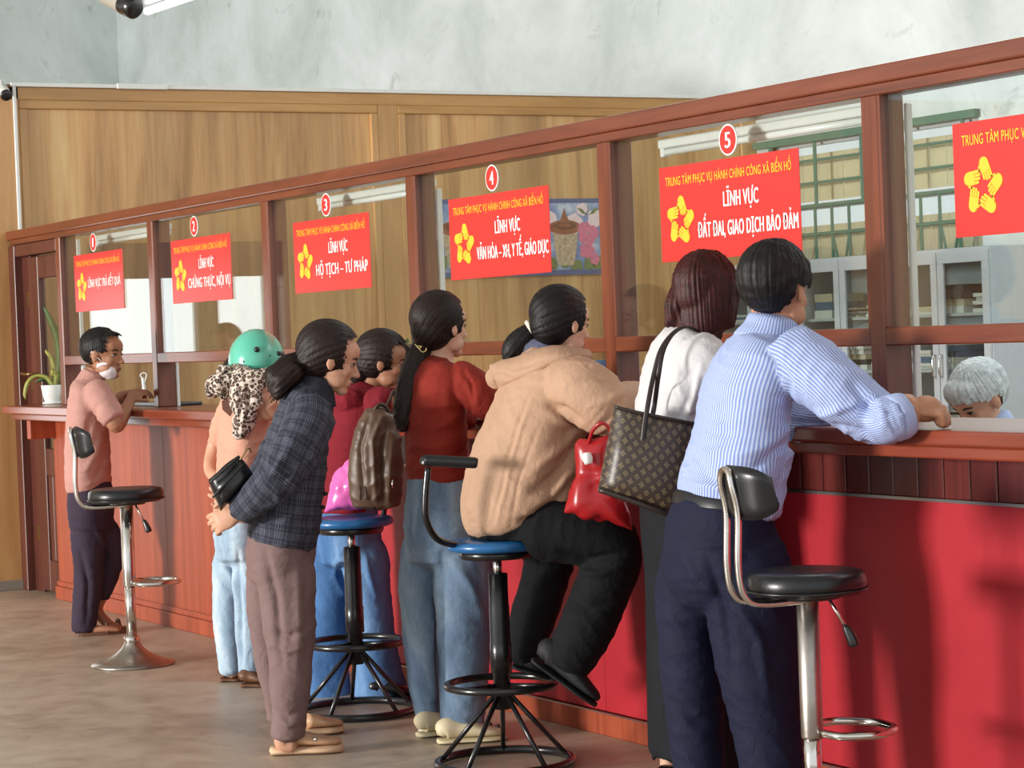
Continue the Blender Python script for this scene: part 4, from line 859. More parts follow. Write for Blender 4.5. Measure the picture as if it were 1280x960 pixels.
# ------------------------------------------------------------------ woman in the white blouse with the tote bag
def w7():
    f = Fig(7.28, (.25, .97), 'woman with loose auburn hair in a white blouse and long black skirt'); P = f.P
    a1 = onZ(836, 982, 0); a2 = onZ(880, 992, 0); f.start((a1+a2)/2)
    parts = f.head(P(886, 368, 0), .222, 45, -6)
    parts += [f.tube([(880, 395, 4, 19), (872, 418, 4, 19), (866, 440, 4, 26)]), f.tube([(866, 440, 4, 26, 46), (842, 520, 0, 30, 50), (848, 640, 0, 36, 56), (858, 720, 0, 36, 56)])]
    parts += [f.tube([(845, 720, 26, 28), (842, 850, 26, 20), (836, 970, 26, 11)]), f.tube([(875, 720, -26, 28), (878, 850, -26, 20), (880, 980, -26, 11)])]
    R7, w = f.rest(945, 14, 10.5); parts += [f.tube([(884, 445, -58, 18), (888, 472, -66, 16)]+R7)]; parts += f.hand(w, RDIR+FDIR*.5, UPV, .165, .5, 1)
    f.solid('body', parts, SK_B, .005, 2, .4)
    WB = cloth('white_cotton', '#d2cfd0', .03, .8, 300, .25, 7, .9, .1)
    torso = f.tube([(872, 410, 4, 22, 30), (866, 420, 4, 28, 52), (856, 438, 2, 35, 74), (847, 470, 0, 40, 80), (840, 510, 0, 41, 78), (838, 560, 0, 43, 74), (845, 600, 0, 46, 74), (849, 620, 0, 44, 70)], 36, 6)
    sl = f.tube([(872, 440, -40, 30), (882, 455, -58, 32), (887, 474, -66, 29)]+f.rest(945, 22, 15)[0], 26, 6)
    sl2 = f.tube([(842, 440, 52, 28), (840, 470, 64, 26)]+f.rest(905, 21, 15)[0], 22, 6)
    fd = [([(835, 440), (822, 480), (815, 520)], 6, -2.5), ([(850, 450), (845, 490), (838, 520)], 5, 2.5), ([(868, 470), (862, 500), (850, 520)], 5, -3), ([(800, 450), (803, 480), (800, 510)], 5, 2.2), ([(878, 455), (868, 490), (860, 520)], 4, 2.6), ([(885, 470), (876, 495), (868, 520)], 4, -2.4)]
    sh = f.solid('blouse', [torso, sl, sl2], WB, .0072, 2, 1, fd, (.003, 24, 12))
    col = f.tube([(866, 428, 2, 31, 42), (868, 412, 3, 28, 34), (870, 398, 4, 25, 29), (870, 394, 4, 23, 27)], 28, 4); f.solid('collar', [col], WB, .005, 1, 1, (), (0, 1, 1), sh)
    SK = cloth('black_wool', '#16171c', .12, .8, 300, .2, 9, .8)
    skt = f.tube([(848, 604, 0, 48, 76), (855, 660, 0, 52, 78), (862, 720, 0, 53, 80), (866, 800, 0, 54, 82), (869, 880, 0, 56, 84), (871, 936, 0, 57, 86), (871, 942, 0, 55, 84)], 40, 6)
    f.solid('skirt', [skt], SK, .009, 2, 1, [([(822, 700), (828, 800), (832, 940)], 4, -5), ([(842, 720), (850, 850), (852, 940)], 7, 4), ([(866, 720), (872, 850), (876, 940)], 6, -4), ([(806, 720), (812, 850), (818, 935)], 5, 3)], (.004, 14, 9), stretch=(1, 1, .2))
    for a, b in (((826, 982), (866, 984)), ((872, 992), (916, 992))): shoe(f, onZ(*a, 0), onZ(*b, 0), .082, .05, plain('black_shoe_leather', '#121214', .3))
    G, H, ax = f.G, f.H, f.hax
    hp = clip_cap(f, .024)+[f.tube([(888, 332, 0, 24, 28), (886, 350, 0, 38, 42), (882, 378, 0, 41, 45), (879, 402, 0, 40, 44), (880, 420, 0, 34, 38), (886, 430, 0, 20, 24)], 34, 6), f.tube([(858, 350, -10, 12), (846, 378, -14, 14), (840, 398, -14, 10), (833, 408, -14, 3)], 16, 5)]
    ho = f.solid('hair', hp, HR_AUB, .005, 3); cut_front(f, ho, [((.20, 0, .05), (1, 0, -.1)), ((.2, 0, .22), (.5, 0, -1))]); comb(ho, G(-.05, 0, .3), UPV, .0032, 46, 5)
    # tote bag
    return f
W7 = w7()
def mono_mat():
    t = NT('brown_monogram_canvas'); a = t.attr('cloth_uv'); sp = t.n('ShaderNodeSeparateXYZ'); t.l(a.outputs['Vector'], sp.inputs[0]); c = .041
    def cell(ou, ov):
        x = t.math('SUBTRACT', t.math('FRACT', t.math('ADD', t.math('DIVIDE', sp.outputs[0], c), 20+ou)), .5); y = t.math('SUBTRACT', t.math('FRACT', t.math('ADD', t.math('DIVIDE', sp.outputs[1], c), 20+ov)), .5); return x, y
    x, y = cell(0, 0); r = t.math('SQRT', t.math('ADD', t.math('MULTIPLY', x, x), t.math('MULTIPLY', y, y))); th = t.math('ARCTAN2', y, x); k = t.math('ABSOLUTE', t.math('COSINE', t.math('MULTIPLY', th, 2)))
    m1 = t.math('LESS_THAN', r, t.math('MULTIPLY', t.math('ADD', .35, k), .19))
    hole = t.math('GREATER_THAN', r, .05); m1 = t.math('MULTIPLY', m1, hole)
    x, y = cell(.5, .5); d = t.math('ADD', t.math('ABSOLUTE', x), t.math('ABSOLUTE', y)); m2 = t.math('MULTIPLY', t.math('LESS_THAN', d, .24), t.math('GREATER_THAN', d, .13)); m3 = t.math('LESS_THAN', d, .06)
    m = t.math('MAXIMUM', m1, t.math('MAXIMUM', m2, m3)); t.base(t.mix(t.math('MULTIPLY', m, .5), rgb('#3d3029'), rgb('#93805c'))); t.setv(Roughness=.38); t.bump(t.noise(t.coord(), 300, 2), .12, .001); return t.m
def patch_solid(fn, nu, nv, th_fn):
    """closed cushion-like sheet: fn(u,v)->point and normal, th_fn(u,v) half thickness"""
    V = []; F = []; UV = []
    for side in (1, -1):
        for j in range(nv+1):
            for i in range(nu+1):
                u, v = i/nu, j/nv; p, n = fn(u, v); V.append(p+n*side*th_fn(u, v)); UV.append((u, v, side))
    N = (nu+1)*(nv+1)
    for j in range(nv):
        for i in range(nu):
            a = j*(nu+1)+i; F.append((a, a+1, a+nu+2, a+nu+1)); F.append((N+a, N+a+nu+1, N+a+nu+2, N+a+1))
    b = [j*(nu+1) for j in range(nv+1)]; e = [j*(nu+1)+nu for j in range(nv+1)]
    for j in range(nv): F.append((b[j], b[j+1], N+b[j+1], N+b[j])); F.append((e[j+1], e[j], N+e[j], N+e[j+1]))
    for i in range(nu): F.append((i+1, i, N+i, N+i+1)); a = nv*(nu+1)+i; F.append((a, a+1, N+a+1, N+a))
    return V, F, UV
def bag_mesh(name, C4, D, dz, depth_m, mat, parent, nu=26, nv=26, bulge=.35, sag=.0, crumple=0, seed=1, size=(.36, .30)):
    """C4: pixel corners TL,TR,BR,BL; D metres; a soft bag with a front and a back"""
    c = [np.array(q, float) for q in C4]; fwd = RW[:, 2]
    def fn(u, v):
        q = (c[0]*(1-u)+c[1]*u)*(1-v)+(c[3]*(1-u)+c[2]*u)*v; q = q+np.array([0, sag*math.sin(math.pi*u)*(1-v)])
        return at(q[0], q[1], D+dz), fwd
    def th(u, v):
        e = (1-(2*u-1)**8)*(1-(2*v-1)**10*(1 if v > .5 else .1)); return depth_m*.5*max(.12, (1-bulge)+bulge*math.sin(math.pi*u)**.7)*max(e, .04)*(.55+.45*min(1, v*2.2))
    V, F, UV = patch_solid(fn, nu, nv, th); V = np.array(V)
    if crumple: 
        ce = V.mean(0); nn = V-ce; nn /= np.linalg.norm(nn, axis=1)[:, None]; V = V+nn*(crumple*(waves(V, seed, 34)+.6*np.abs(waves(V, seed+1, 60))))[:, None]
    o = from_vf(name, V, F, mat, parent, True); at_ = o.data.attributes.new('cloth_uv', 'FLOAT_VECTOR', 'POINT'); at_.data.foreach_set('vector', np.array([(u*size[0], v*size[1], s_) for u, v, s_ in UV]).ravel()); return o
LEA = plain('dark_brown_leather', '#2e211d', .38, 0, .15, 30)
tb = empty('tote_bag', at(800, 640, 7.06), 'brown monogram tote bag hanging from the shoulder of the woman in white', 'bag')
bag_mesh('bag_body', [(768, 508), (872, 530), (866, 652), (747, 614)], 7.06, 0, .13, mono_mat(), tb, size=(.34, .29))
TBP = lambda a, b, c=0: at(a, b, 7.06+c)
V, F = tube([TBP(749, 612, -.02), TBP(790, 626, -.045), TBP(830, 641, -.045), TBP(866, 652, -.02)], .009, 8); from_vf('base_trim', V, F, LEA, tb, True)
V, F = tube([TBP(768, 508, -.02), TBP(800, 516, -.04), TBP(840, 524, -.04), TBP(872, 530, -.02)], .005, 8); from_vf('rim_trim', V, F, LEA, tb, True)
for dz, k in ((-.045, 0), (.05, 1)):
    st = [TBP(803+k*9, 560-k*40, dz-.006), TBP(806+k*9, 530-k*8, dz-.006), TBP(811+k*8, 500, dz), TBP(817+k*6, 470, -.01), TBP(826+k*3, 438, .0), TBP(842, 416, .03), TBP(858, 409, .06), TBP(872, 414, .10)]
    T = Tube([[*p, .0075, .0035] for p in st], RDIR, 12, 6); from_vf('strap', T.V, T.F, LEA, tb, True)
# ------------------------------------------------------------------ seated woman in the tan hooded jacket
def w6():
    f = Fig(7.78, (.25, .97), 'woman in a tan hooded jacket and black trousers sitting on the blue stool'); P = f.P
    f.start((7.07, -.565))
    parts = f.head(P(704, 405, 0), .222, 33, -8)
    parts += [f.tube([(696, 430, 2, 17), (690, 448, 2, 19), (684, 470, 2, 28)]), f.tube([(684, 468, 2, 30, 50), (660, 560, 0, 36, 54), (645, 640, 0, 42, 60)])]
    parts += [f.tube([(650, 650, -32, 34), (720, 668, -45, 32), (768, 692, -48, 24), (742, 765, -46, 20), (714, 828, -44, 12), (700, 840, -44, 12)]), f.tube([(655, 655, 32, 34), (690, 680, 60, 26), (668, 760, 45, 18), (650, 828, 35, 12)])]
    parts += [f.tube([(715, 475, -70, 20), (752, 505, -90, 18), (786, 502, -48, 14), (806, 492, -10, 11)])]
    w = P(808, 491, -8); parts += f.hand(w, RDIR+FDIR*.6, UPV, .165, .6, 1)
    f.solid('body', parts, SK_B, .005, 2, .4)
    f.eyes(); f.lips('#a8625c')
    JK = cloth('tan_windbreaker', '#b8947a', .06, .7, 320, .35, 7, 1.0, .1)
    torso = f.tube([(694, 446, 2, 30, 40), (688, 456, 2, 40, 62), (679, 478, 0, 48, 80), (667, 520, 0, 53, 86), (653, 570, 0, 59, 86), (642, 612, 0, 63, 86), (638, 640, 0, 62, 84), (642, 656, 0, 52, 76)], 40, 6)
    sl = f.tube([(698, 472, -44, 30), (716, 480, -66, 37), (738, 494, -84, 40), (757, 508, -88, 37), (774, 508, -70, 31), (790, 502, -40, 27), (802, 497, -18, 22)], 30, 6)
    sl2 = f.tube([(668, 470, 60, 34), (682, 488, 80, 31)]+f.rest(752, 22, 16)[0], 22, 6)
    belly = f.tube([(690, 520, -10, 40, 60), (690, 570, -10, 38, 60), (682, 620, -10, 36, 62), (675, 640, -10, 28, 50)], 28, 5)
    fd = [([(684, 505), (706, 512), (730, 530)], 5, -4), ([(690, 520), (715, 535), (745, 545)], 5, 3.5), ([(665, 500), (640, 570), (622, 655)], 2.6, 1.6), ([(660, 500), (634, 570), (616, 655)], 2.2, -1.5), ([(672, 535), (648, 600), (638, 657)], 2.2, -1.4), ([(728, 530), (700, 560), (665, 590)], 6, 3.2), ([(726, 548), (700, 590), (660, 620)], 6, -3.2), ([(722, 575), (698, 612), (660, 640)], 6, 3), ([(716, 600), (690, 632), (655, 650)], 5, -2.6), ([(720, 475), (745, 470), (772, 480)], 5, -2.4), ([(740, 505), (762, 500), (780, 490)], 5, 3), ([(752, 530), (768, 512), (782, 496)], 4, -3), ([(600, 560), (592, 600), (590, 640)], 6, 2.6), ([(612, 590), (606, 630), (604, 655)], 5, -2.4)]
    jk = f.solid('jacket', [torso, sl, sl2, belly], JK, .0075, 2, 1, fd, (.0035, 20, 21))
    def hood_fn(u, v):
        e0 = catmull([(610, 456, 14), (640, 447, -14), (690, 432, -40), (738, 437, -36)], 12); e1 = catmull([(624, 492, 4), (655, 481, -40), (698, 457, -62), (744, 450, -44)], 12); i = min(int(u*36), 35); w = u*36-i
        p0 = e0[i]*(1-w)+e0[i+1]*w; p1 = e1[i]*(1-w)+e1[i+1]*w; q = p0*(1-v)+p1*v; return P(q[0], q[1], q[2]-10*math.sin(math.pi*v)), FDIR
    V, F, _ = patch_solid(hood_fn, 30, 10, lambda u, v: .004+.034*(1-(2*u-1)**6)**.5*math.sin(math.pi*min(1, max(0, v)))**.5)
    far = f.tube([(618, 474, 14, 14), (632, 466, 45, 17), (660, 455, 62, 15), (690, 446, 56, 11)], 20, 6, UPV)
    f.solid('hood', [(V, F), far], JK, .006, 2, 1, [([(624, 484), (660, 473), (724, 450)], 2.0, -1.4), ([(640, 462), (672, 452), (706, 444)], 3, -1.8), ([(615, 470), (625, 468), (640, 475)], 3, -2)], (.0022, 34, 5), jk, crease=0)
    inn = f.tube([(634, 442, 30, 9), (648, 438, 8, 12), (672, 436, -8, 12), (697, 440, -20, 9), (708, 446, -22, 5)], 18, 5, UPV); f.solid('inner_collar', [inn], cloth('slate_blue_cotton', '#63647c', .1, .85, 300, .3, 8, .9), .006, 1, 1, (), (.002, 40, 3), jk)
    TR = cloth('black_cotton', '#111114', .12, .85, 300, .2, 9, .9)
    hips = f.tube([(640, 628, 0, 52, 76), (642, 652, 0, 56, 78), (650, 666, 0, 44, 66)], 32, 5)
    l1 = f.tube([(645, 640, -28, 24), (668, 654, -38, 42), (715, 664, -46, 42), (755, 674, -50, 38), (768, 696, -50, 36), (754, 735, -48, 36), (732, 785, -46, 34), (711, 824, -44, 31), (706, 834, -44, 28)], 28, 6)
    l2 = f.tube([(650, 645, 34, 30), (672, 664, 48, 38), (690, 684, 58, 33), (683, 720, 52, 31), (668, 770, 45, 30), (655, 815, 38, 26), (652, 824, 37, 24)], 26, 6)
    f.solid('trousers', [hips, l1, l2], TR, .0075, 7, 1, [([(700, 690), (735, 700), (780, 690)], 5, -3.5), ([(715, 715), (745, 718), (785, 705)], 5, 3), ([(705, 745), (735, 760), (765, 755)], 6, -2.6)], (.003, 20, 6), crease=.0036)
    SB = plain('black_suede', '#17171a', .7, 0, .15, 40)
    shoe(f, f.P(664, 828, -46), f.P(742, 884, -50), .092, .095, SB); shoe(f, f.P(640, 836, 36), f.P(694, 852, 30), .088, .075, SB)
    G, H, ax = f.G, f.H, f.hax
    ho = f.solid('hair', clip_cap(f, .017), HR_BLK, .0048, 3); cut_front(f, ho, [((.17, 0, .10), (1, 0, .05)), ((.10, 0, .32), (.55, 0, -1))]); comb(ho, P(668, 413, 0), P(668, 413, 0)-G(0, 0, .05), .0024, 44, 3)
    pt = f.tube([(671, 412, 0, 9), (660, 418, 0, 13), (648, 428, 0, 15), (640, 440, 0, 14), (634, 452, 0, 7)], 20, 6); po = f.solid('ponytail', [pt], HR_BLK, .005, 2, parent=ho); comb(po, P(650, 430, 0), P(671, 412, 0)-P(634, 452, 0), .002, 20, 6)
    sc = [(P(665, 413, 0)+(_n(P(671, 412, 0)-P(655, 422, 0)))*0) for _ in range(1)][0]; dr_ = _n(P(655, 421, 0)-P(671, 411, 0)); u = _n(np.cross(dr_, UPV)); w_ = np.cross(dr_, u)
    V, F = tube([sc+.030*(math.cos(a)*u+math.sin(a)*w_) for a in np.linspace(0, 6.283, 13)[:-1]], .009, 8, True, 3); from_vf('hair_band', V, F, plain('cream_scrunchie', '#e2d5c6', .8), ho, True)
    return f
W6 = w6()
# red carrier bag on her arm
RB = NT('red_plastic_film'); RB.b.inputs['Base Color'].default_value = rgb('#a3161c'); RB.setv(Roughness=.28); RB.b.inputs['Transmission Weight'].default_value = 0
rb = empty('carrier_bag', at(750, 650, 7.45), 'red plastic carrier bag with a white tag on the lap of the seated woman', 'bag')
bag_mesh('bag_body', [(726, 552), (768, 545), (786, 656), (706, 640)], 7.45, 0, .10, RB.m, rb, 30, 30, .5, 0, .013, 3)
V, F = tube([at(735, 556, 7.43), at(741, 538, 7.40), at(752, 529, 7.38), at(762, 536, 7.40), at(765, 552, 7.43)], .006, 8); from_vf('handle', V, F, RB.m, rb, True)
V, F = tube([at(733, 566, 7.392), at(734, 572, 7.39), at(736, 580, 7.388)], [.012, .017, .012], 6, sub=3); from_vf('tag', V, F, WHITEP, rb, True)
# ------------------------------------------------------------------ woman in the rust top
def denim(name, dark, mid, light, scale=5):
    t = NT(name); v = t.coord((1, 1, .35)); f = t.noise(v, scale, 6, .6, .4); c = t.ramp(f, [(.3, rgb(dark)), (.5, rgb(mid)), (.72, rgb(light))])
    v2 = t.coord((1, 1, 1), 'Object', (0, .5, .4)); g = t.noise(v2, 330, 2); t.base(t.mix(.25, c, t.ramp(g, [(.35, (.25,)*3), (.65, (.75,)*3)]), 'OVERLAY')); t.setv(Roughness=.85); t.b.inputs['Specular IOR Level'].default_value = .2
    t.bump(t.math('ADD', t.math('MULTIPLY', t.noise(t.coord(), 24, 4, .55, .7), .9), t.math('MULTIPLY', g, .15)), .55, .010); return t.m
def legs(f, name, mat, hips, l1, l2, folds=(), noise=(.003, 20, 5), voxel=.0075):
    return f.solid(name, [f.tube(hips, 34, 6), f.tube(l1, 26, 6), f.tube(l2, 26, 6)], mat, voxel, 7, 1, folds, noise, crease=.0036)
def w5():
    f = Fig(8.38, (.28, .96), 'woman with a long dark ponytail in a rust red top and blue jeans'); P = f.P
    a1 = onZ(548, 926, 0); f.start((a1[0], a1[1]))
    parts = f.head(P(553, 409, 0), .226, 38, 0)
    parts += [f.tube([(552, 432, 2, 15.5), (550, 448, 2, 17), (548, 465, 2, 24)]), f.tube([(548, 464, 2, 26, 46), (545, 530, 0, 28, 48), (548, 600, 0, 32, 52), (552, 690, 0, 34, 52)])]
    parts += [f.tube([(535, 690, 28, 26), (532, 800, 28, 18), (536, 910, 28, 10)]), f.tube([(575, 690, -28, 26), (578, 800, -30, 18), (578, 912, -30, 10)]), f.tube([(586, 470, -58, 15), (606, 505, -66, 13), (640, 505, -20, 11), (664, 492, 20, 9.5)])]
    w = P(668, 490, 24); parts += f.hand(w, RDIR+FDIR*.6, UPV, .165, .5, 1)
    f.solid('body', parts, SK_B, .005, 2, .4)
    f.eyes(); f.lips()
    TOP = cloth('rust_red_jersey', '#86291f', .08, .85, 300, .2, 8, .9, .2)
    torso = f.tube([(551, 449, 2, 18, 25), (549, 456, 2, 25, 46), (547, 466, 1, 31, 70), (545, 490, 0, 36, 76), (544, 530, 0, 37, 70), (545, 570, 0, 37, 66), (549, 594, 0, 38, 66), (550, 602, 0, 37, 65)], 36, 6)
    sl = f.tube([(572, 472, -40, 22), (585, 478, -54, 24), (598, 492, -60, 24), (610, 505, -56, 22), (626, 510, -40, 20), (640, 507, -22, 17)], 24, 6)
    sl2 = f.tube([(528, 470, 50, 24), (525, 505, 60, 22), (550, 530, 70, 19), (590, 520, 70, 16)], 20, 6)
    fd = [([(500, 555), (540, 560), (590, 548)], 5, 2.4), ([(500, 568), (540, 574), (590, 564)], 4, -2.2), ([(502, 582), (540, 586), (585, 578)], 4, 2), ([(575, 480), (585, 500), (590, 530)], 4, -2.6), ([(555, 470), (545, 520), (540, 560)], 7, -1.5), ([(590, 505), (565, 525), (540, 540)], 5, 2), ([(578, 462), (590, 480), (592, 500)], 3, -1.6)]
    tp = f.solid('top', [torso, sl, sl2], TOP, .0068, 6, 1, fd, (.0022, 24, 14))
    legs(f, 'jeans', denim('mid_blue_denim', '#43566b', '#6b8098', '#9fb2c2'), [(549, 594, 0, 38, 64), (552, 625, 0, 45, 66), (554, 665, 0, 48, 66), (556, 700, 0, 44, 62)],
         [(540, 650, 18, 20), (532, 690, 26, 33), (530, 760, 29, 31), (533, 840, 30, 25), (537, 880, 30, 21), (537, 903, 30, 19)], [(568, 650, -18, 22), (577, 690, -26, 37), (579, 760, -30, 36), (580, 840, -31, 32), (579, 885, -31, 29), (579, 904, -31, 28)],
         [([(552, 690), (549, 780), (551, 900)], 4, -4), ([(565, 700), (590, 735), (605, 780)], 6, 3), ([(505, 700), (525, 730), (540, 770)], 6, 2.6), ([(575, 860), (590, 870), (604, 865)], 4, 2.4), ([(524, 870), (536, 876), (548, 872)], 4, 2.2), ([(515, 625), (550, 640), (590, 640)], 2, -1.2)])
    CR = plain('cream_rubber_clog', '#d9cba8', .6, 0, .06, 20); CH = plain('clog_charm', '#4a3b30', .5)
    sA = shoe(f, onZ(548, 930, 0), onZ(634, 924, 0), .102, .075, CR); shoe(f, onZ(523, 922, 0), onZ(585, 915, 0), .10, .075, CR)
    SKS = plain('white_sock', '#e4dfd4', .9)
    for px, dz in ((537, 30), (579, -31)): f.raw('sock', [f.tube([(px, 897, dz, 14), (px, 908, dz, 15), (px+3, 920, dz, 16)], 16, 4)], SKS)
    for px, py in ((594, 909), (612, 905), (622, 908)): f.raw('shoe_charm', [ellipsoid(f.P(px, py, -44), (.010, .010, .008), np.eye(3), 10, 6)], CH, sA)
    G, H, ax = f.G, f.H, f.hax
    ho = f.solid('hair', clip_cap(f, .018), HR_DKB, .0048, 3); cut_front(f, ho, [((.17, 0, .1), (1, 0, .05)), ((.1, 0, .32), (.55, 0, -1))]); comb(ho, P(528, 432, -4), P(528, 432, -4)-G(.05, 0, .1), .0024, 44, 3)
    po = f.solid('ponytail', [f.tube([(533, 425, 0, 11), (526, 440, -4, 14), (517, 468, -8, 17), (510, 500, -10, 17), (505, 524, -10, 14), (502, 537, -10, 8)], 22, 6)], HR_DKB, .005, 2, parent=ho); comb(po, P(512, 480, -6), P(533, 425, 0)-P(502, 537, -10), .0026, 22, 6)
    GD = plain('gold_clip', '#d9c48a', .25, 1.0); k = [f.P(x, y, -20) for x, y in ((519, 430), (524, 436), (529, 431), (533, 437), (528, 440), (522, 433), (531, 433))]
    V, F = tube(k, .0032, 8); from_vf('hair_clip', V, F, GD, ho, True)
    return f
W5 = w5()
# ------------------------------------------------------------------ woman in the dark red top, behind
def w4():
    f = Fig(9.43, (.30, .95), 'woman in a dark red top and flared jeans bending towards the counter'); P = f.P
    a1 = onZ(440, 870, 0); f.start((a1[0], a1[1]))
    parts = f.head(P(481, 453, 0), .228, -6, -11)
    parts += [f.tube([(468, 473, 2, 14), (460, 488, 2, 15), (452, 505, 2, 22)]), f.tube([(452, 504, 2, 24, 42), (438, 560, 0, 28, 46), (434, 640, 0, 32, 50), (438, 690, 0, 32, 50)])]
    parts += [f.tube([(424, 690, 24, 24), (414, 790, 24, 16), (410, 868, 24, 9)]), f.tube([(456, 690, -24, 24), (466, 790, -24, 16), (476, 866, -24, 9)]), f.tube([(472, 506, -48, 14), (484, 512, -52, 12)]+f.rest(548, 11, 8.5)[0])]; w = f.rest(548, 11, 8.5)[1]; parts += f.hand(w, RDIR+FDIR*.6, UPV, .165, .5, 1)
    f.solid('body', parts, SK_C, .005, 2, .4)
    f.eyes(); f.lips('#8a4a42')
    TOP = cloth('dark_red_knit', '#7a1a26', .1, .85, 300, .2, 8, .9, .2)
    torso = f.tube([(462, 484, 2, 18, 24), (456, 493, 2, 25, 42), (448, 508, 1, 32, 62), (440, 535, 0, 36, 68), (434, 580, 0, 38, 64), (432, 620, 0, 38, 62), (433, 640, 0, 37, 60)], 34, 6)
    sl = f.tube([(466, 506, -38, 23), (480, 511, -52, 22)]+f.rest(548, 17, 12)[0], 22, 6); sl2 = f.tube([(442, 506, 44, 22), (450, 512, 54, 20)]+f.rest(506, 16, 12)[0], 20, 6)
    f.solid('top', [torso, sl, sl2], TOP, .007, 5, 1, [([(470, 500), (455, 530), (445, 560)], 5, 2.4), ([(480, 520), (468, 550), (455, 575)], 5, -2.4)], (.0025, 24, 31))
    legs(f, 'jeans', denim('blue_denim', '#31507a', '#4c74a6', '#82a5cb'), [(433, 632, 0, 37, 58), (435, 665, 0, 41, 58), (438, 700, 0, 37, 54)],
         [(428, 660, 16, 18), (421, 700, 22, 29), (414, 760, 24, 25), (410, 820, 24, 27), (408, 860, 24, 32), (408, 876, 24, 34)], [(446, 660, -16, 18), (456, 700, -22, 30), (464, 760, -24, 26), (470, 820, -24, 28), (474, 855, -24, 33), (475, 868, -24, 34)], [([(425, 690), (418, 720), (430, 745)], 4, 2.6), ([(410, 680), (425, 705), (440, 712)], 4, -2.6), ([(455, 690), (462, 720), (470, 745)], 4, 2)])
    BS = plain('black_shoe_leather', '#121214', .3); shoe(f, onZ(394, 866, 0), onZ(438, 863, 0), .085, .07, BS); shoe(f, onZ(464, 876, 0), onZ(516, 873, 0), .085, .075, BS)
    G, H, ax = f.G, f.H, f.hax
    ho = f.solid('hair', clip_cap(f, .018), HR_DKB, .0048, 3); cut_front(f, ho, [((.16, 0, .1), (1, 0, .05)), ((.1, 0, .30), (.5, 0, -1))]); comb(ho, G(-.48, 0, -.05), -ax[0], .0024, 44, 3)
    po = f.solid('ponytail', [f.tube([(456, 452, 0, 13), (446, 470, -2, 13), (434, 492, -6, 11), (424, 512, -12, 10), (418, 530, -14, 6)], 20, 6)], HR_DKB, .005, 2, parent=ho); comb(po, P(436, 488, -4), P(456, 452, 0)-P(418, 530, -14), .002, 20, 6)
    for k in range(5):
        T = Tube([[*G(.20-.02*k, -.20+.09*k, .44), .003, .003], [*G(.36, -.18+.09*k, .30), .003, .003], [*G(.38, -.24+.10*k, .14), .0015, .0015]], ax[0], 6, 5); from_vf('fringe_strand', T.V, T.F, HR_DKB, ho, True)
    return f
W4 = w4()
PK = NT('pink_plastic_film'); PK.b.inputs['Base Color'].default_value = rgb('#e268b4'); PK.setv(Roughness=.22)
seatp = np.array([5.735, -.469, .753])
pk = empty('carrier_bag', at(440, 640, depth(seatp)), 'crumpled pink plastic bag on the seat of the blue stool', 'bag')
bag_mesh('bag_body', [(420, 590), (462, 556), (484, 637), (408, 638)], depth(seatp)+.055, 0, .11, PK.m, pk, 26, 26, .6, 0, .009, 8)
BP = plain('brown_backpack_leather', '#57402f', .45, 0, .12, 25, .1, 120); BPD = plain('brown_backpack_dark', '#3e2c20', .5, 0, .1, 25)
DBk = depth(seatp)-.095
bk = empty('backpack', at(480, 640, DBk), 'brown leather backpack leaning beside the pink bag on the stool', 'backpack')
f_ = Fig(DBk, (.3, .95), '')
f_.root = bk
bb = f_.solid('pack_body', [f_.tube([(471, 633, 0, 30, 12), (470, 610, 0, 34, 17), (470, 575, 0, 34, 19), (472, 540, 0, 29, 18), (474, 518, 0, 20, 14), (475, 511, 0, 8, 9)], 30, 6, RDIR)], BP, .006, 2, 1, [([(462, 520), (450, 560), (455, 620)], 3, -2), ([(478, 520), (466, 550), (470, 632)], 3, 2), ([(484, 530), (478, 560), (480, 625)], 3, -2.2), ([(492, 540), (488, 580), (486, 628)], 3, 2)], (.002, 26, 3))
V, F = tube([f_.P(466, 518, -6), f_.P(472, 507, -8), f_.P(480, 507, -4), f_.P(488, 520, 0), f_.P(494, 560, 4), f_.P(496, 620, 8)], .007, 8); from_vf('strap', V, F, BPD, bk, True)
V, F = tube([f_.P(480, 512, 10), f_.P(487, 500, 16), f_.P(493, 488, 20), f_.P(497, 510, 18), f_.P(498, 540, 16)], .006, 8); from_vf('strap', V, F, BPD, bk, True)
V, F = tube([f_.P(450, 608, -18), f_.P(451, 625, -18)], .004, 8, sub=1); from_vf('dangling_strap', V, F, BPD, bk, True)
V, F = tube([f_.P(490.5, 600, -26), f_.P(490.5, 610, -26)], .003, 8, sub=1); from_vf('zip_pull', V, F, CHROME, bk, True)
# ------------------------------------------------------------------ woman in the plaid blazer
def plaid_mat():
    t = NT('charcoal_plaid_wool'); a = t.attr('cloth_uv'); sp = t.n('ShaderNodeSeparateXYZ'); t.l(a.outputs['Vector'], sp.inputs[0]); v = t.coord()
    def lines(sock, per, duty, off=0.0):
        w = t.math('FRACT', t.math('ADD', t.math('DIVIDE', sock, per), 20+off)); return t.math('LESS_THAN', w, duty)
    U, W = sp.outputs[0], sp.outputs[1]
    band = lambda s_: t.math('MULTIPLY', lines(s_, .046, .5), lines(s_, .0062, .45))
    th = lambda s_: lines(s_, .046, .05, .25)
    m = t.math('ADD', t.math('MULTIPLY', t.math('ADD', band(U), band(W)), .5), t.math('MULTIPLY', t.math('ADD', th(U), th(W)), .35))
    m = t.math('MULTIPLY', m, t.math('ADD', .5, t.noise(v, 40, 3)))
    t.base(t.ramp(m, [(0.0, rgb('#33353f')), (.45, rgb('#484b58')), (1.0, rgb('#6c6f7c'))])); t.setv(Roughness=.9); t.b.inputs['Specular IOR Level'].default_value = .2
    t.bump(t.math('ADD', t.math('MULTIPLY', t.noise(v, 22, 4, .55, .7), 1.0), t.math('MULTIPLY', t.noise(v, 280, 2), .12)), .3, .006); return t.m
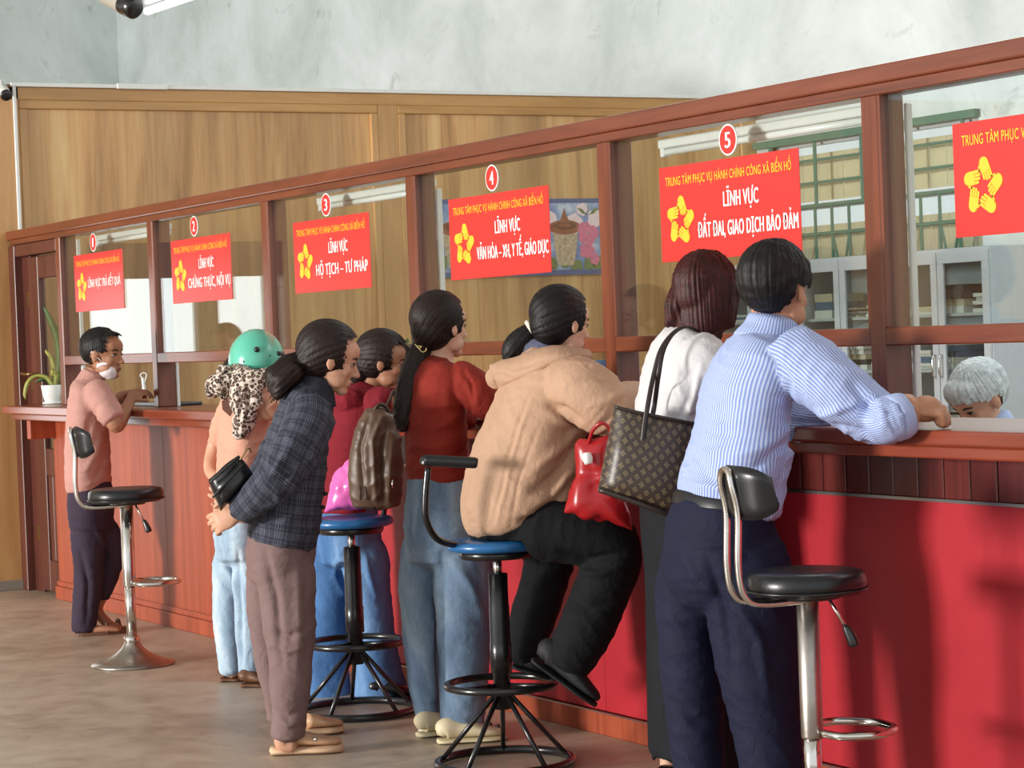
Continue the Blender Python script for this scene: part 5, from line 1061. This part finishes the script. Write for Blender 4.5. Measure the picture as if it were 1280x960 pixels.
def w3():
    f = Fig(8.18, (.38, .92), 'woman in a charcoal plaid blazer and mauve trousers with hands behind her back'); P = f.P
    a1 = onZ(360, 942, 0); f.start((a1[0], a1[1]))
    parts = f.head(P(414, 450, 0), .234, 8, -16)
    parts += [f.tube([(402, 475, 2, 17), (395, 490, 2, 19), (388, 508, 2, 26)]), f.tube([(388, 505, 2, 26, 46), (366, 580, 0, 30, 50), (354, 650, 0, 34, 52), (350, 700, 0, 34, 52)])]
    parts += [f.tube([(338, 700, 24, 26), (338, 810, 24, 17), (352, 905, 24, 10)]), f.tube([(362, 700, -24, 26), (364, 820, -26, 17), (360, 925, -26, 10)])]
    parts += [f.tube([(392, 520, -56, 17), (352, 592, -90, 16), (318, 625, -78, 13), (300, 640, -62, 10.5)]), f.tube([(372, 520, 58, 17), (335, 590, 40, 15), (312, 616, -10, 11), (304, 622, -22, 9.5)])]
    wr = P(300, 640, -62); parts += f.hand(wr, P(272, 652, -58)-wr, FDIR*-1+UPV*.3, .17, .75, 1)
    wl = P(304, 622, -22); parts += f.hand(wl, P(292, 618, -30)-wl, -FDIR, .16, .9, -1)
    f.solid('body', parts, SK_D, .0045, 2, .45)
    f.eyes(); f.lips('#a9605a')
    PL = plaid_mat()
    torso = f.tube([(397, 484, 2, 21, 28), (391, 494, 2, 28, 48), (384, 510, 1, 34, 66), (374, 545, 0, 38, 72), (365, 590, 0, 42, 74), (359, 630, 0, 44, 74), (354, 662, 0, 45, 74), (351, 678, 0, 43, 71)], 40, 6)
    sl = f.tube([(386, 512, -42, 29), (386, 530, -60, 31), (372, 560, -80, 30), (354, 590, -90, 28), (334, 610, -86, 25), (314, 628, -74, 21), (302, 638, -64, 19)], 28, 6)
    sl2 = f.tube([(376, 515, 50, 27), (352, 560, 62, 26), (334, 592, 38, 23), (316, 612, -4, 18)], 22, 6)
    fd = [([(385, 545), (365, 580), (352, 612)], 4, -3), ([(372, 545), (345, 585), (325, 612)], 5, 2.6), ([(392, 540), (380, 580), (375, 620)], 5, -2), ([(340, 595), (355, 600), (366, 595)], 3, -2.6), ([(328, 606), (345, 616), (358, 612)], 3, 2.6), ([(355, 560), (338, 580), (318, 600)], 4, -2.4), ([(405, 540), (408, 590), (405, 640)], 3, -2), ([(330, 660), (345, 640), (350, 615)], 5, 2)]
    bz = f.solid('blazer', [torso, sl, sl2], PL, .0068, 2, 1, fd, (.0022, 22, 41), uv=True)
    col = f.tube([(391, 502, 2, 30, 42), (394, 488, 2, 25, 33), (397, 476, 2, 21, 27), (398, 472, 2, 19, 25)], 28, 4); f.solid('collar', [col], cloth('charcoal_collar', '#30323b', .1, .9), .005, 1, 1, (), (0, 1, 1), bz)
    BT = plain('black_button', '#121214', .25)
    for x, y, z in ((407, 617, -30), (404, 634, -30), (303, 628, -88), (300, 635, -86), (305, 622, -88)): f.raw('button', [ellipsoid(P(x, y, z), (.008, .008, .008), np.eye(3), 10, 6)], BT, bz)
    legs(f, 'trousers', cloth('mauve_twill', '#7d6664', .07, .85, 300, .2, 8, .9), [(353, 655, 0, 42, 66), (350, 690, 0, 44, 66), (350, 725, 0, 38, 58)],
         [(345, 675, 16, 20), (338, 715, 22, 30), (335, 770, 24, 26), (341, 835, 25, 20), (347, 880, 26, 16), (349, 900, 26, 15)], [(355, 675, -16, 22), (358, 715, -22, 36), (360, 770, -25, 34), (363, 830, -26, 28), (362, 880, -26, 24), (360, 915, -26, 22), (360, 922, -26, 21)],
         [([(330, 690), (345, 745), (352, 830)], 5, -3.4), ([(372, 700), (374, 770), (372, 840)], 6, 2.6), ([(345, 790), (362, 797), (380, 785)], 4, -2.8), ([(342, 805), (360, 815), (378, 806)], 4, 2.6), ([(345, 888), (360, 896), (376, 890)], 4, -2.4), ([(345, 900), (360, 908), (374, 902)], 3, 2.2)])
    TN = plain('tan_clog_leather', '#c49a78', .5, 0, .08, 20); TS = plain('tan_clog_sole', '#d8b592', .6)
    s_ = shoe(f, onZ(340, 944, 0), onZ(428, 940, 0), .098, .062, TN, TS, open_heel=True, th=.030); shoe(f, onZ(368, 922, 0), onZ(428, 915, 0), .095, .06, TN, TS, open_heel=True, th=.028)
    f.raw('buckle', [ellipsoid(P(394, 924, -42), (.012, .008, .009), np.eye(3), 10, 6)], CHROME, s_)
    f.raw('foot_heel', [f.tube([(354, 918, -28, 11), (354, 930, -28, 10), (368, 932, -28, 9)], 14, 4)], SK_D)
    G, H, ax = f.G, f.H, f.hax
    ho = f.solid('hair', clip_cap(f, .019), HR_DKB, .0048, 3); cut_front(f, ho, [((.16, 0, .1), (1, 0, .05)), ((.1, 0, .32), (.55, 0, -1))]); comb(ho, P(378, 458, 0), P(378, 458, 0)-G(.05, 0, .1), .0024, 44, 3)
    po = f.solid('ponytail', [f.tube([(386, 452, 0, 15), (374, 458, -4, 18), (358, 466, -10, 20), (347, 478, -14, 18), (341, 490, -16, 10)], 22, 6), f.tube([(370, 462, -20, 12), (356, 474, -28, 13), (349, 488, -30, 9), (346, 496, -30, 5)], 16, 6)], HR_DKB, .005, 2, 1, (), (.004, 60, 3), ho); comb(po, P(362, 466, -8), P(386, 452, 0)-P(341, 490, -16), .003, 16, 6)
    rr = random.Random(3)
    for k in range(34):
        a = rr.uniform(-13, 13); b = rr.uniform(-16, 16); T = f.tube([(382+rr.uniform(-4, 4), 454+a*.5, b, .7), (364+rr.uniform(-4, 4), 462+a, b-8, .8), (350+rr.uniform(-6, 6), 474+a+rr.uniform(-4, 4), b-14, .8), (340+rr.uniform(-6, 8), 490+a*.8+rr.uniform(-5, 8), b-16, .4)], 5, 5); from_vf('hair_strand', T.V, T.F, HR_DKB, ho, True)
    return f
W3 = w3()
hb = empty('handbag', at(285, 636, 7.98), 'small black leather clutch held behind the back of the woman in plaid', 'bag')
hbm = bag_mesh('bag_body', [(260, 600), (298, 569), (317, 594), (276, 639)], 7.98, 0, .10, plain('black_soft_leather', '#101012', .25, 0, .1, 30, .15, 60, .004), hb, 18, 18, .4, 0, .003, 5)
for a, b in (((296, 573), (262, 604)), ((304, 580), (266, 622))): V, F = tube([at(*a, 7.935), at((a[0]+b[0])/2, (a[1]+b[1])/2, 7.925), at(*b, 7.935)], .004, 8); from_vf('seam', V, F, BLACKM, hb, True)
V, F = tube([at(300, 575, 7.96), at(306, 566, 7.96), at(311, 560, 7.97), at(314, 566, 7.98)], .003, 8); from_vf('chain', V, F, BRASS, hb, True)
# ------------------------------------------------------------------ woman with the helmet and leopard scarf
def leopard():
    t = NT('leopard_print_scarf'); v = t.coord(); n = t.n('ShaderNodeTexVoronoi'); n.feature = 'F1'; n.inputs['Scale'].default_value = 70; w = t.n('ShaderNodeVectorMath'); w.operation = 'ADD'
    ns = t.n('ShaderNodeTexNoise'); ns.inputs['Scale'].default_value = 40; t.l(v, ns.inputs['Vector']); sc = t.n('ShaderNodeVectorMath'); sc.operation = 'SCALE'; sc.inputs['Scale'].default_value = .012; t.l(ns.outputs['Color'], sc.inputs[0]); t.l(v, w.inputs[0]); t.l(sc.outputs[0], w.inputs[1]); t.l(w.outputs[0], n.inputs['Vector'])
    t.base(t.ramp(n.outputs['Distance'], [(.0, rgb('#8d6f5b')), (.24, rgb('#8d6f5b')), (.30, rgb('#2a1c18')), (.50, rgb('#2a1c18')), (.56, rgb('#d3c2b4')), (1, rgb('#dccdc2'))])); t.setv(Roughness=.8); t.bump(t.noise(v, 200, 2), .2, .002); return t.m
def w2():
    f = Fig(9.88, (.30, .95), 'woman in a peach shirt and pale jeans wearing a teal helmet'); P = f.P
    a1 = onZ(305, 856, 0); f.start((a1[0], a1[1]))
    parts = f.head(P(322, 450, 0), .215, 52, -6)
    parts += [f.tube([(318, 468, 2, 13), (315, 480, 2, 14), (312, 494, 2, 20)]), f.tube([(312, 494, 2, 22, 38), (305, 560, 0, 25, 42), (299, 640, 0, 26, 42), (298, 690, 0, 26, 40)])]
    parts += [f.tube([(285, 690, 18, 17), (287, 770, 18, 12), (290, 845, 18, 7)]), f.tube([(310, 690, -18, 17), (312, 770, -18, 12), (315, 850, -18, 7)])]
    parts += [f.tube([(332, 500, -44, 12), (340, 512, -50, 11)]+f.rest(382, 10, 8)[0]), f.tube([(288, 505, 40, 12), (268, 560, 50, 10), (263, 588, 30, 8), (276, 600, -5, 7.5), (292, 606, -30, 7)])]
    w = f.rest(382, 10, 8)[1]; parts += f.hand(w, RDIR+FDIR*.6, UPV, .16, .5, 1); w = P(294, 607, -32); parts += f.hand(w, RDIR*.8-FDIR*.5, -FDIR, .155, .6, -1)
    f.solid('body', parts, SK_D, .005, 2, .4)
    PE = cloth('peach_cotton', '#d7a088', .06, .8, 300, .25, 8, .9, .1)
    torso = f.tube([(316, 478, 2, 15, 21), (313, 485, 2, 21, 38), (310, 497, 1, 27, 54), (306, 525, 0, 31, 60), (303, 565, 0, 31, 57), (300, 605, 0, 31, 55), (298, 640, 0, 32, 55), (298, 648, 0, 30, 53)], 34, 6)
    sl = f.tube([(326, 496, -32, 19), (336, 508, -46, 19), f.rest(382, 15, 11)[0][0]], 20, 6); sl2 = f.tube([(296, 498, 36, 19), (284, 525, 46, 18), (272, 556, 50, 15)], 20, 6)
    f.solid('shirt', [torso, sl, sl2], PE, .0078, 2, 1, [([(280, 560), (300, 570), (330, 565)], 4, 2), ([(278, 600), (300, 612), (325, 606)], 4, -2)], (.0035, 22, 51))
    legs(f, 'jeans', denim('pale_bleached_denim', '#7f97ae', '#a9bfd2', '#d0dde6', 9), [(298, 640, 0, 29, 50), (298, 670, 0, 31, 48), (298, 698, 0, 27, 44)], [(292, 670, 12, 13), (284, 705, 18, 18), (284, 770, 19, 18), (288, 825, 19, 16), (290, 840, 19, 15)], [(304, 670, -12, 14), (311, 705, -18, 20), (312, 770, -19, 19), (314, 830, -19, 16), (315, 846, -19, 15.5)], [([(298, 690), (299, 760), (302, 840)], 3, -3), ([(275, 700), (288, 720), (296, 745)], 4, 2.4), ([(305, 720), (318, 740), (326, 765)], 4, 2.2)])
    BR = plain('brown_shoe_leather', '#6e4a34', .45); shoe(f, onZ(276, 852, 0), onZ(306, 851, 0), .085, .06, BR); shoe(f, onZ(302, 859, 0), onZ(338, 858, 0), .085, .06, BR)
    G, H, ax = f.G, f.H, f.hax
    ho = f.solid('hair', clip_cap(f, .006)+[f.tube([(338, 452, -12, 10), (340, 464, -14, 10), (338, 474, -14, 6)], 14, 5), f.tube([(292, 452, 10, 9), (280, 470, 10, 10), (272, 486, 10, 8)], 14, 5)], HR_DKB, .005, 2); cut_front(f, ho, [((.2, 0, .1), (1, 0, 0))])
    return f
W2 = w2()
hm = empty('helmet', at(321, 450, 9.86), 'glossy teal half helmet on the head of the woman in peach', 'helmet')
def helmet():
    c = at(321, 452, 9.87); s_ = 9.87/FPX; rx, rz = 35.5*s_, 41*s_; V = []; F = []; n = 48; m = 20; ry = 40*s_
    for lay, k in ((0, 1.0), (1, .93)):
        for j in range(m+1):
            for i in range(n):
                a = 2*math.pi*i/n; low = -.20-.10*math.sin(a*1+.4)+.07*math.cos(2*a); t = (j/m); ph = t*(math.pi/2-math.asin(max(-.9, low)))
                V.append(c+k*(RDIR*rx*math.sin(ph)*math.cos(a)+FDIR*ry*math.sin(ph)*math.sin(a)+UPV*rz*math.cos(ph)))
    N = (m+1)*n
    for j in range(m):
        for i in range(n):
            a, b = j*n+i, j*n+(i+1) % n; F.append((a, a+n, b+n, b)); F.append((N+a, N+b, N+b+n, N+a+n))
    for i in range(n): a, b = m*n+i, m*n+(i+1) % n; F.append((a, N+a, N+b, b))
    from_vf('shell', V, F, plain('teal_gloss_paint', '#5fc2a8', .22, 0, .03, 5, coat=.5), hm, True)
    # rivets, front clip and rim
    def onshell(px, py):
        d = ray(px, py); o = CAM-c; A = lambda v: np.array([np.dot(v, RDIR)/rx, np.dot(v, FDIR)/ry, np.dot(v, UPV)/rz]); a_, b_ = A(d), A(o); q = b_@b_-1; B = a_@b_; disc = max(0, B*B-(a_@a_)*q); t = (-B-math.sqrt(disc))/(a_@a_); return CAM+d*t
    for px, py, r in ((321, 437, .0125), (337.5, 444.5, .004), (304.5, 452, .004)):
        p = onshell(px, py); V, F = ellipsoid(p, (r, r, r), np.eye(3), 14, 10); from_vf('rivet', V, F, BLACKM, hm, True)
    p = onshell(347, 442); q = onshell(353, 442); V, F = tube([p, (p+q)/2, q], .010, 10, sub=2); from_vf('visor_clip', V, F, BLACKM, hm, True)
    rim = [c+RDIR*rx*1.0*math.sin(math.pi/2-math.asin(l))*math.cos(a)+FDIR*ry*math.sin(math.pi/2-math.asin(l))*math.sin(a)+UPV*rz*l for a in np.linspace(0, 2*math.pi, 41)[:-1] for l in [-.20-.10*math.sin(a+.4)+.07*math.cos(2*a)]]
    V, F = tube(rim, .0045, 8, True, 1); from_vf('rim', V, F, plain('teal_rim', '#4ca38e', .4), hm, True)
helmet()
sc_ = empty('scarf', at(300, 545, 9.72), 'leopard print chiffon scarf tied behind the neck of the woman in peach', 'scarf')
fs = Fig(9.74, (.3, .95), ''); fs.root = sc_; LP = leopard()
fs.solid('scarf_wrap', [fs.tube([(298, 462, 20, 12), (306, 474, -16, 15), (322, 474, -26, 14), (334, 470, -16, 10)], 20, 6, UPV), fs.tube([(300, 470, -14, 12), (303, 490, -20, 16), (306, 515, -22, 16), (302, 535, -22, 13), (298, 546, -22, 8)], 20, 6), fs.tube([(318, 478, -22, 9), (318, 500, -26, 10), (314, 520, -26, 7)], 16, 6)], LP, .0065, 1, 1, [([(298, 475), (302, 500), (298, 540)], 3, -2.5), ([(308, 480), (311, 505), (306, 540)], 3, -2.5)], (.004, 60, 4))
fs.solid('scarf_bow', [fs.tube([(296, 474, -10, 8), (282, 474, -8, 12), (272, 480, -4, 13), (266, 488, 0, 11), (265, 496, 2, 7)], 18, 6), fs.tube([(292, 470, 0, 8), (280, 464, 4, 10), (274, 462, 6, 7)], 14, 5), fs.tube([(284, 482, -8, 8), (276, 494, -6, 9), (274, 498, -6, 5)], 14, 5)], LP, .0065, 1, 1, (), (.005, 70, 6))
V, F = prism([(277, 501), (286, 498), (294, 508), (288, 521), (278, 512)], (0, 0, 0), (1, 0, 0), (0, 1, 0), (0, 0, 1), 0); 
V = [at(v[0], v[1], 9.70+(.004 if i >= 5 else 0)) for i, v in enumerate(V)]; from_vf('scarf_tail', V, F, plain('brown_scarf_lining', '#6a4436', .7), sc_)
# ------------------------------------------------------------------ man in the pink shirt
def m1():
    f = Fig(11.83, (.48, .88), 'man in a pink shirt with a face mask under his chin'); P = f.P
    a1 = onZ(112, 793, 0); f.start((a1[0], a1[1]))
    parts = f.head(P(129.5, 443, 0), .25, -20, -4, 0, female=False)
    parts += [f.tube([(120, 462, 0, 12.5), (116, 474, 0, 13), (112, 488, 0, 18)]), f.tube([(112, 488, 0, 18, 30), (110, 560, 0, 20, 32), (111, 620, 0, 22, 34), (112, 660, 0, 22, 34)])]
    parts += [f.tube([(108, 660, -12, 17), (110, 730, -14, 11), (104, 785, -14, 7)]), f.tube([(122, 660, 12, 17), (140, 690, 12, 11.5), (130, 735, 12, 9), (122, 757, 12, 7.5), (124, 768, 12, 7), (136, 780, 12, 6), (150, 786, 12, 4.5)])]
    parts += [f.tube([(124, 492, -34, 11), (140, 524, -46, 10.5), (147, 531, -40, 9.5), (157, 513, 0, 8), (163, 501, 26, 6.5)]), f.tube([(102, 492, 34, 11), (118, 525, 45, 10), (140, 506, 60, 8), (154, 494, 66, 6.5)])]
    w = P(163, 500, 28); parts += f.hand(w, P(171, 492, 46)-w, UPV*.7-FDIR*.6, .175, .8, 1); w = P(155, 493, 66); parts += f.hand(w, P(168, 490, 66)-w, UPV, .175, .6, -1)
    f.solid('body', parts, SK_C, .0055, 2, .45)
    f.eyes(); f.lips('#8a5546')
    PK_ = cloth('dusty_pink_cotton', '#c09086', .06, .85, 300, .25, 8, .9, .1)
    torso = f.tube([(115, 472, 0, 14, 17), (113, 479, 0, 18, 28), (110, 490, 0, 22, 39), (109, 520, 0, 25, 42), (109, 560, 0, 27, 43), (110, 598, 0, 28, 43), (111, 612, 0, 27, 41)], 34, 6)
    sl = f.tube([(119, 486, -24, 16), (125, 497, -36, 17.5), (134, 513, -44, 17), (142, 525, -47, 15.5)], 22, 6); sl2 = f.tube([(104, 490, 30, 16), (108, 510, 40, 16), (116, 525, 45, 14)], 18, 6)
    sh = f.solid('shirt', [torso, sl, sl2], PK_, .0082, 2, 1, [([(128, 540), (118, 570), (105, 590)], 4, 2), ([(122, 505), (112, 530), (106, 560)], 4, -2), ([(135, 560), (128, 585), (118, 600)], 4, -2)], (.003, 22, 61))
    col = f.tube([(112, 482, 0, 20, 25), (115, 473, 0, 17, 20), (118, 466, 0, 15, 17)], 22, 4); f.solid('collar', [col], PK_, .006, 1, 1, (), (0, 1, 1), sh)
    legs(f, 'trousers', cloth('dark_plum_cotton', '#3b3140', .1, .85, 300, .2, 8, .9), [(111, 602, 0, 26, 40), (113, 630, 0, 29, 41), (113, 660, 0, 27, 38)], [(108, 640, -8, 12), (109, 668, -12, 22), (111, 710, -14, 19), (108, 750, -14, 17), (105, 778, -14, 15.5), (105, 788, -14, 15)], [(118, 640, 8, 12), (126, 664, 12, 22), (140, 686, 12, 17), (136, 715, 12, 15), (128, 738, 12, 13), (125, 746, 12, 12)], [([(100, 690), (110, 730), (108, 780)], 4, -2.4), ([(120, 660), (132, 680), (140, 700)], 4, 2)])
    SD = plain('brown_sandal', '#6a4632', .6); TSK = [f.tube([(96, 790, -14, 5, 8), (112, 788, -14, 6, 9), (134, 786, -14, 4.5, 9), (150, 787, -14, 2.5, 6)], 14, 5, UPV)]
    f.raw('foot', TSK, SK_C)
    for a, b in (((93, 796), (158, 791)), ((118, 778), (160, 784))):
        h, t_ = onZ(*a, 0), onZ(*b, 0)
        if a[0] > 100: h, t_ = onZ(128, 790, 0)+UPV*.0, onZ(160, 787, 0)
        d = t_-h; L = np.linalg.norm(d); d = d/L; sd = np.cross(UPV, d); poly = [(L*(.5-.5*math.cos(q)), (1 if math.sin(q) > 0 else -1)*.042*np.interp(.5-.5*math.cos(q), [0, .1, .6, .95, 1], [.3, .75, 1.05, .7, .3])) for q in np.linspace(0, 2*math.pi, 25)[:-1]]
        V, F = prism(poly, h, d, sd, UPV, .018); so = from_vf('sandal', V, F, SD, f.root)
        mid = h+d*L*.62; V, F = tube([mid-sd*.045+UPV*.015, mid-sd*.02+UPV*.05, mid+UPV*.055, mid+sd*.02+UPV*.05, mid+sd*.045+UPV*.015], .008, 8); from_vf('strap', V, F, SD, so, True)
    G, H, ax = f.G, f.H, f.hax
    hp = clip_cap(f, .010, .06, .24)+[ellipsoid(G(.12, 0, .32), [.27*H, .28*H, .16*H], ax)]
    ho = f.solid('hair', hp, HR_BLK, .005, 2, 1, (), (.0012, 90, 4)); cut_front(f, ho, [((.22, 0, .1), (1, 0, .1)), ((.2, 0, .36), (.4, 0, -1))]); cut_front(f, ho, [((-.13, 0, 0), (1, 0, -.15)), ((0, 0, .05), (0, 0, -1))]); comb(ho, G(-.1, 0, .3), ax[2], .002, 38, 2)
    MK = plain('white_mask_fabric', '#e2dde0', .85, 0, .03)
    V, F = join([ellipsoid(G(.15, -.09, -.33), [.19*H, .17*H, .15*H], ax, 22, 14), ellipsoid(G(.10, -.19, -.20), [.15*H, .075*H, .16*H], ax, 18, 12), ellipsoid(G(.20, -.06, -.40), [.13*H, .14*H, .11*H], ax, 18, 12)]); f.solid('face_mask', [(V, F)], MK, .005, 2, 1, (), (.0015, 50, 2))
    V, F = tube([G(.10, -.27, -.12), G(.03, -.33, -.04), G(-.05, -.36, .06), G(-.08, -.37, .02)], .0025, 6); from_vf('mask_loop', V, F, MK, f.root, True)
    return f
M1 = m1()
# ------------------------------------------------------------------ grey-haired official behind the counter
def m9():
    f = Fig(8.45, (-.45, -.9), 'grey haired official in a pale blue shirt seated behind the counter'); P = f.P
    q0 = P(1240, 600, 0); f.start((q0[0], q0[1]))
    parts = f.head(P(1224, 500, 0), .250, -152, -34, 0, female=False)
    parts += [f.tube([(1236, 520, 4, 19), (1244, 540, 6, 20), (1248, 562, 6, 28)]), f.tube([(1248, 560, 6, 30, 56), (1250, 660, 6, 36, 56), (1252, 740, 6, 40, 60)])]
    for sg in (1, -1):
        hp_ = f.P(1252, 740, 6)+f.side*sg*.10; kn = hp_+f.front*.40; an = kn+f.front*.02-UPV*(kn[2]-.07); parts.append(Tube([[*hp_, .075, .075], [*kn, .055, .055], [*(kn-UPV*.05), .052, .052], [*an, .035, .035]], f.side, 16, 6)); parts.append(Tube([[*(an-UPV*.03-f.front*.03), .03, .035], [*(an-UPV*.04+f.front*.16), .02, .04]], UPV, 12, 4))
        s0 = f.P(1248, 575, 6)+f.side*sg*.19; el = s0+f.front*.16-UPV*.24; ha = el+f.front*.22+UPV*.06; parts.append(Tube([[*s0, .045, .045], [*el, .04, .04], [*ha, .026, .026]], f.side, 14, 5)); parts += f.hand(ha, f.front, UPV, .175, .5, sg)
    f.solid('body', parts, SK_D, .0055, 2, .45); f.eyes('#2a2a2a')
    SH = cloth('pale_blue_shirt', '#a9bbdf', .05, .8); T = [f.tube([(1246, 540, 6, 22, 30), (1248, 552, 6, 32, 58), (1249, 580, 6, 40, 76), (1250, 650, 6, 44, 74), (1252, 730, 6, 46, 74)], 30, 6)]
    for sg in (1, -1):
        s0 = f.P(1248, 575, 6)+f.side*sg*.17; el = f.P(1248, 575, 6)+f.side*sg*.19+f.front*.16-UPV*.24; T.append(Tube([[*s0, .07, .07], [*el, .06, .06]], f.front, 18, 5))
    sh = f.solid('shirt', T, SH, .009, 2, 1, (), (.003, 22, 3)); f.solid('collar', [f.tube([(1247, 548, 6, 29, 36), (1244, 532, 5, 25, 29), (1240, 522, 4, 23, 26)], 24, 4)], SH, .006, 1, 1, (), (0, 1, 1), sh)
    G, H, ax = f.G, f.H, f.hax
    hp = clip_cap(f, .018, .06, .25)+[ellipsoid(G(.16, 0, .30), [.27*H, .30*H, .20*H], ax), ellipsoid(G(.26, 0, .20), [.14*H, .24*H, .13*H], ax)]
    ho = f.solid('hair', hp, HR_GRY, .0045, 2, 1, (), (.0012, 80, 4), crease=0); cut_front(f, ho, [((.2, 0, .12), (.45, 0, -1)), ((.08, 0, 0), (1, 0, -.25))]); cut_front(f, ho, [((-.13, 0, 0), (1, 0, -.15)), ((0, 0, .05), (0, 0, -1))]); comb(ho, G(-.15, 0, .4), ax[2], .003, 42, 2)
    return f
M9 = m9()
# ------------------------------------------------------------------ small things seen behind the people
gp_ = onZ(508, 470, 1.121); DG = 9.45; g0 = at(509, 432, DG)
sx, sy = onY(512, 520, .12)[:2]
pot2 = empty('potted_plant', (sx, .16, 1.1205), 'small leafy green plant in a white pot on the counter near the rust top', 'plant')
V, F = lathe([(.03, 0), (.04, .004), (.05, .07), (.052, .08), (.045, .08), (.002, .072)], 24, sx, .16, 1.1205); from_vf('pot', V, F, WHITEP, pot2, True)
rg = random.Random(9); tgt = at(509, 431, depth((sx, .16, 1.3)))
V, F = tube([(sx, .16, 1.19), ((sx+tgt[0])/2, (.16+tgt[1])/2, 1.27), tuple(tgt)], .004, 6); from_vf('stem', V, F, PLG, pot2, True)
for k in range(16):
    d = _n([rg.uniform(-1, 1), rg.uniform(-1, 1), rg.uniform(-.5, 1)]); u = _n(np.cross(d, [.2, .4, .9])); c = tgt+d*.004; n_ = np.cross(d, u); L = rg.uniform(.03, .045); w = .012
    VV = [c, c+d*L*.5+u*w+n_*.004, c+d*L, c+d*L*.5-u*w+n_*.004, c+d*L*.5-n_*.002]; from_vf('leaf', VV, [(0, 1, 4), (1, 2, 4), (2, 3, 4), (3, 0, 4), (0, 3, 2, 1)], PLG, pot2)
bx_ = onY(748, 468, .2); bo = empty('document_tray', (bx_[0]-.05, .2, 1.1205), 'blue and white document holder on the counter by the tan jacket', 'tray')
box('tray_back', bx_[0]-.16, bx_[0]+.08, .25, .262, 1.1205, 1.30, WHITEP, bo, .002); box('tray_base', bx_[0]-.16, bx_[0]+.08, .12, .25, 1.1205, 1.128, WHITEP, bo, .002)
box('leaflet', bx_[0]-.15, bx_[0]+.06, .236, .248, 1.13, 1.315, plain('leaflet_blue', '#5f86bd', .6, 0, .3, 20), bo)
# ------------------------------------------------------------------ soft contact: cloth and skin give way where they rest on wood or a seat
def press(o, fn):
    me = o.data; co = getco(me); c2 = fn(co.copy())
    if np.abs(c2-co).max() > 1e-6: me.vertices.foreach_set('co', c2.ravel()); me.update()
def on_worktop(c):
    x, y, z = c[:, 0], c[:, 1], c[:, 2]; fr = np.where(z > 1.0755, -.2012, -.1662); ins = (x > .39) & (y > fr) & (y < .36) & (z > 1.039) & (z < 1.1212)
    out = ins & ((y-fr) < (1.1212-z)); c[:, 1] = np.where(out, fr, y); c[:, 2] = np.where(ins & ~out, 1.1212, z); return c
def on_seat(X, Y, top, r, low):
    def fn(c):
        d = np.hypot(c[:, 0]-X, c[:, 1]-Y); ins = (d < r) & (c[:, 2] < top) & (c[:, 2] > low); c[:, 2] = np.where(ins, top, c[:, 2]); return c
    return fn
for f in (M8, W7, W6, W5, W4, W3, W2, M1):
    for o in [q for q in bpy.data.objects if q.type == 'MESH' and (q.parent is f.root or (q.parent is not None and q.parent.parent is f.root))]:
        press(o, on_worktop)
        if f is W6: press(o, on_seat(7.07, -.565, .7535, .172, .655))
